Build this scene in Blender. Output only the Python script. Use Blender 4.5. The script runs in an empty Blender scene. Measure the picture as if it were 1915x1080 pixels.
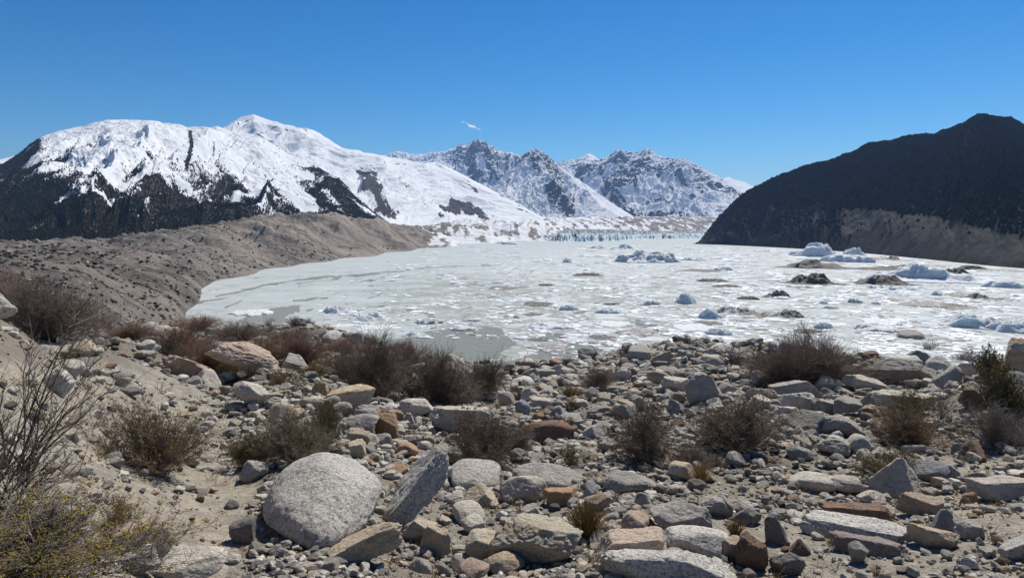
import bpy, bmesh, math, random
import numpy as np
from math import radians, sin, cos, tan, atan, atan2, hypot, pi
from mathutils import Vector, Matrix

S = bpy.context.scene
COL = S.collection
# ------------------------------------------------------------------ camera
F = 1270.0            # focal length in pixels of the 1915 x 1080 frame
PITCH = radians(5.17)
CZ = 40.0             # eye height above the lake
cP, sP = cos(PITCH), sin(PITCH)
cam = bpy.data.cameras.new('camera'); camo = bpy.data.objects.new('camera', cam); COL.objects.link(camo)
cam.sensor_width = 36; cam.lens = F / 1915 * 36
cam.clip_start = 0.1; cam.clip_end = 60000
camo.location = (0, 0, CZ); camo.rotation_euler = (pi / 2 - PITCH, 0, 0)
S.camera = camo
# ------------------------------------------------------------------ light
SUN_AZ, SUN_EL = radians(28), radians(52)
w = bpy.data.worlds.new('World'); S.world = w; w.use_nodes = True
nt = w.node_tree
sky = nt.nodes.new('ShaderNodeTexSky'); sky.sky_type = 'NISHITA'; sky.sun_disc = False
sky.sun_elevation = SUN_EL; sky.sun_rotation = SUN_AZ
sky.altitude = 4000; sky.air_density = 1.5; sky.dust_density = 1.0; sky.ozone_density = 3.0
hs = nt.nodes.new('ShaderNodeHueSaturation'); hs.inputs['Saturation'].default_value = 1.42; hs.inputs['Value'].default_value = 0.95
nt.links.new(sky.outputs[0], hs.inputs['Color']); gm = nt.nodes.new('ShaderNodeGamma'); gm.inputs[1].default_value = 1.28; hs.inputs['Hue'].default_value = 0.493; nt.links.new(hs.outputs[0], gm.inputs[0]); nt.links.new(gm.outputs[0], nt.nodes['Background'].inputs[0])
nt.nodes['Background'].inputs[1].default_value = 0.051
sl = bpy.data.lights.new('sun', 'SUN'); sl.energy = 5.0; sl.angle = radians(0.5); sl.color = (1, 0.94, 0.84)
so = bpy.data.objects.new('sun', sl); COL.objects.link(so)
sd = Vector((sin(SUN_AZ) * cos(SUN_EL), cos(SUN_AZ) * cos(SUN_EL), sin(SUN_EL)))
so.rotation_euler = sd.to_track_quat('Z', 'Y').to_euler()
so.location = sd * 100
S.view_settings.view_transform = 'Standard'; S.view_settings.look = 'None'
S.view_settings.exposure = 0.2; S.view_settings.gamma = 1
S.cycles.use_denoising = True
S.cycles.transparent_max_bounces = 48; S.cycles.max_bounces = 6; S.cycles.diffuse_bounces = 2; S.cycles.volume_bounces = 0

# ------------------------------------------------------------------ projection
def az_px(px, py=450.0):
    v = (540 - py) / F
    return np.arctan(((np.asarray(px, float) - 957.5) / F) / (cP + v * sP))
def slope_az(az, py):
    v = (540 - np.asarray(py, float)) / F
    return (v * cP - sP) / ((cP + v * sP) / np.cos(az))
def z_at(px, py, d):
    return CZ + d * slope_az(az_px(px, py), py)
def proj(x, y, z):
    z = z - CZ
    f = np.maximum(y * cP - z * sP, 1e-3); u = y * sP + z * cP
    return 957.5 + F * x / f, 540 - F * u / f
def ray(px, py):
    u = (px - 957.5) / F; v = (540 - py) / F
    dx, dy, dz = u, cP + v * sP, -sP + v * cP
    h = hypot(dx, dy)
    return dx / h, dy / h, dz / h

# ------------------------------------------------------------------ noise
_a = np.linspace(0, 2 * pi, 256, endpoint=False)
GX, GY = np.cos(_a), np.sin(_a)
def _h(ix, iy, seed):
    h = (ix.astype(np.uint32) * np.uint32(374761393) + iy.astype(np.uint32) * np.uint32(668265263) + np.uint32((seed * 2246822519) & 0xffffffff))
    h = (h ^ (h >> np.uint32(13))) * np.uint32(1274126177)
    return (h ^ (h >> np.uint32(16)))
def perlin(x, y, seed=0):
    x = np.asarray(x, float); y = np.asarray(y, float)
    ix = np.floor(x).astype(np.int64); iy = np.floor(y).astype(np.int64)
    fx = x - ix; fy = y - iy
    u = fx * fx * fx * (fx * (fx * 6 - 15) + 10); v = fy * fy * fy * (fy * (fy * 6 - 15) + 10)
    def g(i, j):
        k = _h(ix + i, iy + j, seed) & np.uint32(255)
        return GX[k] * (fx - i) + GY[k] * (fy - j)
    a = g(0, 0); b = g(1, 0); c = g(0, 1); d = g(1, 1)
    return 1.45 * (a + u * (b - a) + v * (c - a + u * (a - b - c + d)))
def fbm(x, y, o=4, seed=0, gain=0.5):
    s = 0; a = 1.0
    for i in range(o):
        s = s + a * perlin(x, y, seed + i * 17); x = x * 2.03 + 5.1; y = y * 2.03 - 3.7; a *= gain
    return s
def ridged(x, y, o=5, seed=0, gain=0.5):
    s = 0; a = 1.0; wgt = 1.0; tot = 0
    for i in range(o):
        n = (1 - np.abs(perlin(x, y, seed + i * 13))) ** 2
        s = s + a * n * wgt; wgt = np.clip(n * 1.6, 0, 1); tot += a; x = x * 2.07 + 1.3; y = y * 2.07 + 7.9; a *= gain
    return s / tot
def perlin3(p, seed=0):
    i0 = np.floor(p).astype(np.int64); f = p - i0; u = f * f * f * (f * (f * 6 - 15) + 10)
    out = 0
    for dx in (0, 1):
        for dy in (0, 1):
            for dz in (0, 1):
                h = _h(i0[:, 0] + dx + 57 * (i0[:, 2] + dz), i0[:, 1] + dy + 131 * (i0[:, 2] + dz), seed)
                g1 = (h & np.uint32(255)); g2 = ((h >> np.uint32(8)) & np.uint32(255)) / 127.5 - 1
                q = np.sqrt(np.maximum(1 - g2 * g2, 0))
                dot = q * GX[g1] * (f[:, 0] - dx) + q * GY[g1] * (f[:, 1] - dy) + g2 * (f[:, 2] - dz)
                ww = (u[:, 0] if dx else 1 - u[:, 0]) * (u[:, 1] if dy else 1 - u[:, 1]) * (u[:, 2] if dz else 1 - u[:, 2])
                out = out + ww * dot
    return out * 1.5
def sst(x, a, b):
    t = np.clip((x - a) / (b - a), 0, 1); return t * t * (3 - 2 * t)
def smooth1(a, n, axis):
    k = np.hanning(2 * n + 3)[1:-1]; k /= k.sum()
    p = [(0, 0)] * a.ndim; p[axis] = (n, n)
    b = np.pad(a, p, mode='edge')
    return np.apply_along_axis(lambda r: np.convolve(r, k, 'valid'), axis, b)

# ------------------------------------------------------------------ object helpers
def tag(o, label=None, cat=None, group=None, kind=None):
    if label: o['label'] = label
    if cat: o['category'] = cat
    if cat and not kind: kind = 'thing'
    if group: o['group'] = group
    if kind: o['kind'] = kind
    return o
def link(name, me, mat=None, parent=None, loc=None):
    o = bpy.data.objects.new(name, me); COL.objects.link(o)
    if mat is not None and me is not None and len(me.materials) == 0: me.materials.append(mat)
    if parent is not None: o.parent = parent
    if loc is not None: o.location = loc
    return o
def mesh_np(name, V, Fc, smooth=True, attrs=None, colors=None):
    """V (n,3); Fc (m,k) int array."""
    me = bpy.data.meshes.new(name)
    V = np.ascontiguousarray(V, np.float32); Fc = np.ascontiguousarray(Fc, np.int32)
    m, k = Fc.shape
    me.vertices.add(len(V)); me.vertices.foreach_set('co', V.ravel())
    me.loops.add(m * k); me.loops.foreach_set('vertex_index', Fc.ravel())
    me.polygons.add(m); me.polygons.foreach_set('loop_start', np.arange(0, m * k, k, dtype=np.int32))
    me.polygons.foreach_set('use_smooth', np.full(m, smooth))
    for n_, a in (attrs or {}).items():
        at = me.attributes.new(n_, 'FLOAT', 'POINT'); at.data.foreach_set('value', np.ascontiguousarray(a, np.float32).ravel())
    for n_, a in (colors or {}).items():
        at = me.attributes.new(n_, 'FLOAT_COLOR', 'POINT'); at.data.foreach_set('color', np.ascontiguousarray(a, np.float32).ravel())
    me.update(calc_edges=True); me.validate()
    return me
def grid_faces(nr, nc):
    i = np.arange(nr - 1)[:, None] * nc + np.arange(nc - 1)[None, :]
    return np.stack([i, i + 1, i + nc + 1, i + nc], -1).reshape(-1, 4)
def grid_mesh(name, X, Y, Z, attrs=None):
    return mesh_np(name, np.stack([X, Y, Z], -1).reshape(-1, 3), grid_faces(*X.shape), True, attrs)

# ------------------------------------------------------------------ materials
def new_mat(name):
    m = bpy.data.materials.new(name); m.use_nodes = True
    t = m.node_tree; t.nodes.clear()
    out = t.nodes.new('ShaderNodeOutputMaterial'); b = t.nodes.new('ShaderNodeBsdfPrincipled')
    t.links.new(b.outputs[0], out.inputs[0]); b.inputs['Specular IOR Level'].default_value = 0.25
    b.inputs['Roughness'].default_value = 0.85
    return m, t, b
def N(t, kind, **kw):
    n = t.nodes.new(kind)
    for k, v in kw.items(): setattr(n, k, v)
    return n
def coord(t, kind='pos'):
    if kind == 'pos': return N(t, 'ShaderNodeNewGeometry').outputs['Position']
    return N(t, 'ShaderNodeTexCoord').outputs['Object']
def noise(t, vec, scale, detail=4, rough=0.55, dist=0.0):
    n = N(t, 'ShaderNodeTexNoise'); n.inputs['Scale'].default_value = scale; n.inputs['Detail'].default_value = detail
    n.inputs['Roughness'].default_value = rough; n.inputs['Distortion'].default_value = dist
    t.links.new(vec, n.inputs['Vector']); return n.outputs['Fac']
def voro(t, vec, scale, feature='F1', out='Distance', rnd=1.0):
    n = N(t, 'ShaderNodeTexVoronoi', feature=feature); n.inputs['Scale'].default_value = scale; n.inputs['Randomness'].default_value = rnd
    t.links.new(vec, n.inputs['Vector']); return n.outputs[out]
def ramp(t, fac, stops, interp='LINEAR'):
    r = N(t, 'ShaderNodeValToRGB'); e = r.color_ramp; e.interpolation = interp
    while len(e.elements) < len(stops): e.elements.new(0.5)
    for q, (p, c) in zip(e.elements, stops):
        q.position = p; q.color = (c if isinstance(c, tuple) else (c, c, c)) + (1,)
    t.links.new(fac, r.inputs[0]); return r.outputs[0]
def mixc(t, fac, a, b, mode='MIX'):
    n = N(t, 'ShaderNodeMix', data_type='RGBA', blend_type=mode)
    for s, v in ((0, fac), (6, a), (7, b)):
        if isinstance(v, (int, float)): n.inputs[s].default_value = v
        elif isinstance(v, tuple): n.inputs[s].default_value = v + (1,)
        else: t.links.new(v, n.inputs[s])
    return n.outputs[2]
def mth(t, op, a, b=None, c=None, clamp=False):
    n = N(t, 'ShaderNodeMath', operation=op, use_clamp=clamp)
    for s, v in enumerate((a, b, c)):
        if v is None: continue
        if isinstance(v, (int, float)): n.inputs[s].default_value = v
        else: t.links.new(v, n.inputs[s])
    return n.outputs[0]
def attr(t, name, out='Fac'):
    n = N(t, 'ShaderNodeAttribute', attribute_name=name); return n.outputs[out]
def bump(t, b, hgt, dist, strength=1.0, chain=None):
    n = N(t, 'ShaderNodeBump'); n.inputs['Distance'].default_value = dist; n.inputs['Strength'].default_value = strength
    t.links.new(hgt, n.inputs['Height'])
    if chain is not None: t.links.new(chain, n.inputs['Normal'])
    t.links.new(n.outputs[0], b.inputs['Normal']); return n.outputs[0]
def setc(t, b, col): t.links.new(col, b.inputs['Base Color'])
def scaled(t, vec, s):
    n = N(t, 'ShaderNodeMapping'); n.inputs['Scale'].default_value = s; t.links.new(vec, n.inputs['Vector']); return n.outputs[0]

def rock_mat(name, a, b_, speck=0.35, dark=0.3, stain=None):
    m, t, b = new_mat(name); v = coord(t, 'obj')
    big = noise(t, v, 3.5, 6, 0.62)
    c = mixc(t, ramp(t, big, [(0.35, 0.0), (0.65, 1.0)]), a, b_)
    dk = tuple(x * 0.28 for x in a)
    blot = ramp(t, noise(t, v, 9, 8, 0.7, 0.6), [(0.53, 0.0), (0.62, 1.0)])
    c = mixc(t, mth(t, 'MULTIPLY', blot, dark), c, dk)
    sp = ramp(t, noise(t, v, 42, 4, 0.75), [(0.50, 0.0), (0.60, 1.0)])
    c = mixc(t, mth(t, 'MULTIPLY', sp, speck), c, dk)
    sp2 = ramp(t, noise(t, v, 30, 3, 0.7), [(0.56, 0.0), (0.66, 1.0)])
    c = mixc(t, mth(t, 'MULTIPLY', sp2, 0.35), c, tuple(min(x * 1.45 + .05, .8) for x in a))
    if stain:
        st = ramp(t, noise(t, scaled(t, v, (1, 1, 2.5)), 2.2, 5, 0.6, 0.8), [(0.5, 0.0), (0.62, 1.0)])
        c = mixc(t, mth(t, 'MULTIPLY', st, 0.75), c, stain)
    oi = N(t, 'ShaderNodeObjectInfo').outputs['Random']
    c = mixc(t, 1.0, c, ramp(t, oi, [(0, (.84, .80, .745)), (1, (1.18, 1.14, 1.07))]), 'MULTIPLY')
    setc(t, b, c)
    h1 = noise(t, v, 14, 8, 0.66)
    n1 = bump(t, b, h1, 0.06, 1.0)
    bump(t, b, noise(t, v, 90, 4, 0.7), 0.008, 0.8, n1)
    return m
RM = {
    'speck': rock_mat('speckled_granite', (.64, .62, .585), (.53, .52, .49), 0.85, 0.35),
    'pale': rock_mat('pale_granite', (.62, .585, .52), (.50, .465, .41), 0.4, 0.25),
    'grey': rock_mat('grey_granite', (.44, .425, .395), (.33, .315, .29), 0.45, 0.35),
    'dark': rock_mat('dark_rock', (.18, .175, .165), (.26, .25, .235), 0.2, 0.5),
    'tan': rock_mat('tan_rock', (.54, .45, .34), (.44, .385, .31), 0.3, 0.3, (.36, .22, .12)),
    'pink': rock_mat('pinkish_rock', (.54, .43, .35), (.47, .40, .34), 0.35, 0.3, (.30, .19, .14)),
    'rust': rock_mat('rusty_rock', (.25, .155, .105), (.15, .125, .11), 0.15, 0.5, (.33, .18, .09)),
    'orange': rock_mat('orange_rock', (.42, .27, .15), (.38, .30, .22), 0.2, 0.35, (.46, .27, .12)),
    'blue': rock_mat('bluish_grey_rock', (.25, .265, .285), (.33, .335, .345), 0.3, 0.4),
    'purple': rock_mat('purplish_rock', (.24, .19, .185), (.31, .27, .25), 0.2, 0.3),
    'green': rock_mat('greenish_tan_rock', (.50, .49, .41), (.54, .46, .36), 0.45, 0.35, (.40, .32, .22)),
}

def ground_material(name):
    m, t, b = new_mat(name); v = coord(t)
    far = attr(t, 'far')
    n1 = noise(t, v, 0.35, 6, 0.6, 0.5); n2 = noise(t, v, 5, 8, 0.7); n3 = noise(t, v, 32, 5, 0.75)
    nf = noise(t, v, 0.022, 8, 0.62, 0.6)
    base = mixc(t, ramp(t, n1, [(0.38, 0.0), (0.62, 1.0)]), (.43, .375, .295), (.35, .315, .26))
    gx = attr(t, 'rubble')
    base = mixc(t, mth(t, 'MULTIPLY', gx, .8), base, (.235, .21, .175))  # darker soil among rubble; shadow of the gaps is put into the colour
    base = mixc(t, ramp(t, n2, [(0.42, 0.55), (0.66, 0.0)]), base, (.115, .10, .08))
    base = mixc(t, ramp(t, n3, [(0.56, 0.0), (0.66, 0.65)]), base, (.56, .52, .45))
    base = mixc(t, ramp(t, n3, [(0.34, 0.6), (0.43, 0.0)]), base, (.09, .08, .065))
    # far bank: grey brown gravel with scrub stains and tan slides
    fc = mixc(t, ramp(t, nf, [(0.36, 0.0), (0.60, 1.0)]), (.16, .145, .13), (.32, .285, .25))
    nf2 = noise(t, scaled(t, v, (1, 1, 0.6)), 0.11, 8, 0.72)
    fc = mixc(t, ramp(t, nf2, [(0.30, 0.75), (0.52, 0.0)]), fc, (.075, .062, .055))
    fc = mixc(t, ramp(t, nf2, [(0.55, 0.0), (0.72, 0.6)]), fc, (.33, .30, .27))
    fc = mixc(t, ramp(t, noise(t, v, 0.6, 5, 0.8), [(0.55, 0.0), (0.68, 0.5)]), fc, (.36, .34, .32))
    stk = noise(t, scaled(t, v, (.010, .11, .03)), 1.0, 7, .72, .5)
    fc = mixc(t, ramp(t, stk, [(0.36, .75), (0.50, 0.0)]), fc, (.085, .078, .072))
    fc = mixc(t, attr(t, 'sand'), fc, (.37, .315, .265))
    fc = mixc(t, ramp(t, stk, [(0.34, .55), (0.48, 0.0)]), fc, (.12, .105, .092))
    c = mixc(t, far, base, fc)
    c = mixc(t, attr(t, 'soil'), c, mixc(t, n2, (.13, .105, .085), (.23, .20, .165)))
    c = mixc(t, attr(t, 'grass'), c, (.16, .14, .06))
    sn = mth(t, 'ADD', attr(t, 'snow'), mth(t, 'MULTIPLY', mth(t, 'SUBTRACT', noise(t, v, 0.05, 8, 0.7), 0.5), 1.6))
    c = mixc(t, ramp(t, sn, [(0.45, 0.0), (0.55, 1.0)]), c, (.80, .82, .85))
    setc(t, b, c)
    vb = voro(t, v, 16, 'F1'); vb2 = voro(t, v, 45, 'F1')
    pb = mth(t, 'ADD', mth(t, 'MULTIPLY', vb, -0.6), mth(t, 'MULTIPLY', vb2, -0.35))
    n_1 = bump(t, b, mth(t, 'ADD', pb, n2), 0.035, 0.9)
    n_2 = bump(t, b, n3, 0.012, 0.8, n_1)
    n_2 = bump(t, b, mth(t, 'MULTIPLY', stk, far), 9.0, 0.8, n_2)
    bump(t, b, mth(t, 'MULTIPLY', noise(t, v, 0.35, 8, 0.75), far), 2.2, 0.9, n_2)
    b.inputs['Roughness'].default_value = 0.95; b.inputs['Specular IOR Level'].default_value = 0.12
    return m
M_GROUND = ground_material('ground')

def mountain_mat(name, rockc, rock2, tex=0.01, snowc=(.74, .765, .80), bumpd=8.0, patch=None, rough_edge=0.5, soft=.04):
    m, t, b = new_mat(name); v = coord(t)
    n = noise(t, v, tex, 10, 0.68); nn = noise(t, v, tex * 9, 6, 0.72)
    rk = mixc(t, ramp(t, n, [(0.36, 0.0), (0.62, 1.0)]), rockc, rock2)
    rk = mixc(t, ramp(t, nn, [(0.35, 0.6), (0.55, 0.0)]), rk, tuple(x * 0.45 for x in rockc))
    b.inputs['Specular IOR Level'].default_value = 0.06
    if patch:
        pt = mth(t, 'ADD', attr(t, 'band'), mth(t, 'MULTIPLY', mth(t, 'SUBTRACT', n, 0.5), 0.6))
        vs = noise(t, scaled(t, v, (.045, .045, .007)), 1.0, 8, .72, .4)
        pc = mixc(t, ramp(t, vs, [(0.38, 0.0), (0.62, 1.0)]), tuple(x * .55 for x in patch), tuple(x * 1.3 for x in patch))
        rk = mixc(t, ramp(t, pt, [(0.4, 0.0), (0.6, 0.9)]), rk, pc)
    f = mth(t, 'ADD', attr(t, 'rock'), mth(t, 'MULTIPLY', mth(t, 'SUBTRACT', nn, 0.5), rough_edge))
    f = mth(t, 'ADD', f, mth(t, 'MULTIPLY', mth(t, 'SUBTRACT', n, 0.5), rough_edge * 0.8))
    sn = mixc(t, ramp(t, noise(t, v, tex * 0.6, 5, .6), [(0.4, 0.0), (0.6, 1.0)]), snowc, tuple(x * 0.93 for x in snowc))
    setc(t, b, mixc(t, ramp(t, f, [(0.5 - soft, 0.0), (0.5 + soft, 1.0)]), sn, rk))
    n_1 = bump(t, b, n, bumpd * 3, 0.5)
    bump(t, b, nn, bumpd * 0.5, 0.6, n_1)
    return m

# ------------------------------------------------------------------ terrain: profiles along sight azimuths
ZC = 'z'
def crestcol(py_c, dc, tail):
    """near slope from the camera's feet to a crest seen at row py_c and distance dc"""
    s = slope_az(0, py_c); zc = CZ + dc * s
    pts = []
    for d in (0.8, 2, 4, 5.6, 8, 12, 18, 25, 35):
        if d < dc * 0.8:
            k = (zc - (CZ - 2.0)) / dc
            pts.append((d, CZ - 2.0 + k * d - 0.35 * sin(pi * d / dc), ZC))
    pts.append((dc, zc, ZC)); return pts + tail
def shore(d0, d1, rest):
    return [(130, 8, ZC), (d0 * .9, -3, ZC), (d0, -4, ZC), (d1 * 0.97, -3.0, ZC), (d1, 0, ZC)] + rest
COLS = [
    (-900, [(0.8, 38.4, ZC), (4, 38.8, ZC), (10, 41, ZC), (30, 42, ZC), (100, 34, ZC), (250, 30, ZC), (420, 30, ZC), (550, 30, ZC), (700, 26, ZC)]),
    (-300, [(0.8, 38.2, ZC), (4, 38.1, ZC), (8, 38.6, ZC), (14, 39.4, ZC), (22, 37.5, ZC), (60, 31, ZC), (150, 25, ZC), (250, 24, ZC), (400, 24, ZC), (550, 460), (700, 20, ZC)]),
    (0, [(0.8, 38.1, ZC), (2.5, 37.8, ZC), (4.5, 1000), (7, 790), (12.5, 572), (18, 37.0, ZC), (60, 29.5, ZC), (150, 572), (250, 520), (400, 480), (550, 456), (700, 20, ZC)]),
    (150, [(0.8, 38.1, ZC), (3, 37.5, ZC), (5, 1060), (8, 850), (12, 735), (18, 655), (24, 615), (30, 35.5, ZC), (120, 610), (200, 560), (300, 512), (450, 474), (610, 446), (720, 24, ZC)]),
    (310, [(0.8, 38, ZC), (3, 37.3, ZC), (6.2, 1010), (10, 845), (16, 740), (25, 675), (40, 626), (52, 607), (75, 28, ZC), (120, 18, ZC), (200, 6, ZC), (290, 600), (400, 532), (520, 496), (650, 460), (820, 426), (950, 35, ZC)]),
    (322, [(0.8, 38, ZC), (3, 37.3, ZC), (6.2, 1006), (10, 842), (16, 738), (25, 674), (40, 626), (52, 607), (75, 28, ZC), (120, 12, ZC), (200, -2, ZC), (278, -2, ZC), (300, 592), (400, 540), (520, 500), (650, 460), (820, 425), (950, 35, ZC)]),
    (350, crestcol(607, 54, [(75, 28, ZC)] + shore(240, 372, [(420, 535), (520, 502), (680, 459), (840, 421), (960, 38, ZC)]))),
    (378, crestcol(606, 55, [(75, 28, ZC)] + shore(260, 505, [(560, 508), (700, 459), (850, 418), (980, 40, ZC)]))),
    (400, crestcol(606, 55, [(75, 28, ZC)] + shore(280, 562, [(600, 3, ZC), (720, 458), (860, 414), (1000, 44, ZC)]))),
    (500, crestcol(602, 55, [(75, 28, ZC)] + shore(280, 712, [(760, 480), (850, 440), (960, 398), (1100, 58, ZC)]))),
    (570, crestcol(596, 55, [(75, 28, ZC)] + shore(280, 805, [(850, 475), (940, 435), (1040, 394), (1180, 62, ZC)]))),
    (640, crestcol(622, 55, [(75, 26, ZC)] + shore(260, 930, [(985, 466), (1060, 428), (1150, 395), (1300, 60, ZC)]))),
    (720, crestcol(650, 52, [(72, 25, ZC)] + shore(230, 1134, [(1190, 455), (1260, 425), (1330, 404), (1500, 50, ZC)]))),
    (780, crestcol(668, 50, [(70, 24, ZC)] + shore(230, 1345, [(1410, 450), (1480, 430), (1560, 418), (1760, 42, ZC)]))),
    (860, crestcol(684, 46, [(66, 24, ZC)] + shore(220, 1700, [(1770, 446), (1850, 428), (2000, 416), (2300, 418), (2700, 80, ZC)]))),
    (960, crestcol(690, 40, [(60, 24, ZC)] + shore(200, 2050, [(2150, 441), (2250, 425), (2400, 414), (2900, 413), (3300, 90, ZC)]))),
    (1100, crestcol(668, 42, [(60, 24, ZC)] + shore(200, 2800, [(3000, 438), (3200, 421), (3500, 414), (3900, 410), (4300, 110, ZC)]))),
    (1200, crestcol(650, 44, [(62, 26, ZC)] + shore(210, 3100, [(3300, 438), (3600, 422), (3800, 414), (4200, 408), (4700, 120, ZC)]))),
    (1310, crestcol(640, 44, [(62, 26, ZC)] + shore(230, 3300, [(3600, 437), (3900, 424), (4200, 414), (4600, 406), (5200, 120, ZC)]))),
    (1400, crestcol(640, 44, [(62, 27, ZC)] + shore(230, 3300, [(3600, 437), (3900, 424), (4200, 414), (4600, 406), (5200, 120, ZC)]))),
    (1600, crestcol(648, 36, [(56, 28, ZC)] + shore(230, 3300, [(3600, 437), (5200, 60, ZC)]))),
    (1720, crestcol(640, 34, [(54, 29, ZC)] + shore(230, 3300, [(3600, 437), (5200, 60, ZC)]))),
    (1915, crestcol(636, 24, [(44, 30, ZC)] + shore(230, 3300, [(3600, 437), (5200, 60, ZC)]))),
    (2500, [(0.8, 38.2, ZC), (4, 37.9, ZC), (10, 37.6, ZC), (30, 35, ZC)] + shore(230, 3300, [(3600, 30, ZC)])),
]
TA = np.radians(np.linspace(-64, 64, 640)); LD0, LD1 = math.log(0.8), math.log(6500)
TL = np.linspace(LD0, LD1, 900)
caz = []; prof = []
for px, pts in COLS:
    a = float(az_px(px)); caz.append(a)
    dd = [p[0] for p in pts]; zz = [p[1] if len(p) == 3 else float(CZ + p[0] * slope_az(a, p[1])) for p in pts]
    prof.append(np.interp(TL, np.log(dd), zz))
caz = np.array(caz); prof = np.array(prof)
TAB = np.stack([np.interp(TA, caz, prof[:, j]) for j in range(len(TL))], 1)     # [az, logd]
TAB = smooth1(TAB, 5, 1)
_w = sst(TL, math.log(60), math.log(240))[None, :]
TAB = smooth1(TAB, 24, 0) * (1 - _w) + smooth1(TAB, 3, 0) * _w
def zbase(az, ld):
    i = np.clip((az - TA[0]) / (TA[-1] - TA[0]) * (len(TA) - 1), 0, len(TA) - 1.001); j = np.clip((ld - LD0) / (LD1 - LD0) * (len(TL) - 1), 0, len(TL) - 1.001)
    i0 = i.astype(int); j0 = j.astype(int); fi = i - i0; fj = j - j0
    return (TAB[i0, j0] * (1 - fi) + TAB[i0 + 1, j0] * fi) * (1 - fj) + (TAB[i0, j0 + 1] * (1 - fi) + TAB[i0 + 1, j0 + 1] * fi) * fj
def height(x, y):
    x = np.asarray(x, float); y = np.asarray(y, float)
    d = np.hypot(x, y) + 1e-6; az = np.arctan2(x, y)
    z = zbase(az, np.log(d))
    near = 1 - sst(d, 60, 160)
    amp = near * (0.10 + 0.30 * sst(d, 6, 20) + 0.35 * sst(d, 28, 45))
    z = z + amp * fbm(x / 5.5, y / 5.5, 3, 3) * 0.8 + near * 0.05 * fbm(x / 0.8, y / 0.8, 3, 9) * (0.4 + sst(d, 5, 15))
    z = z + near * sst(d, 9, 22) * 0.22 * (ridged(x / 2.6, y / 3.2, 3, 15) - .45)
    farw = sst(d, 110, 240) * sst(z, 0.5, 12)
    benchy = np.abs(ridged(x / 70, y / 45, 5, 21) - 0.45)
    z = z + farw * (np.minimum(d, 1200) * 0.009) * (ridged(x / 85, y / 60, 5, 21) - 0.42) * 1.5
    z = z + farw * 1.4 * fbm(x / 11, y / 11, 4, 31)
    gul = farw * sst(d, 500, 800) * (1 - sst(d, 5000, 6000))
    z = z - gul * np.minimum(17, d * 0.016) * (1 - ridged(y / 36 + 0.3 * fbm(x / 60, y / 60, 2, 5), x / 190, 4, 77)) * sst(z, 4, 30)
    z = z - gul * np.minimum(3.2, d * .003) * (1 - ridged(y / 8.5 + 0.25 * fbm(x / 18, y / 18, 2, 5), x / 60, 3, 79)) * sst(z, 4, 22)
    z = z + sst(d, 110, 160) * (1 - farw) * 0.35 * fbm(x / 9, y / 9, 3, 41)
    return z
def ground_hit(px, py, dmin=1.5, dmax=4000):
    dx, dy, dz = ray(px, py)
    ds = np.exp(np.linspace(math.log(dmin), math.log(dmax), 1400))
    h = height(dx * ds, dy * ds) - (CZ + dz * ds)
    k = np.argmax(h > 0)
    if h[k] <= 0: return None
    if k > 0:
        f = h[k - 1] / (h[k - 1] - h[k]); d = ds[k - 1] + (ds[k] - ds[k - 1]) * f
    else: d = ds[0]
    return d * dx, d * dy, CZ + dz * d, d
def H1(x, y): return float(height(np.array([x]), np.array([y]))[0])

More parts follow.
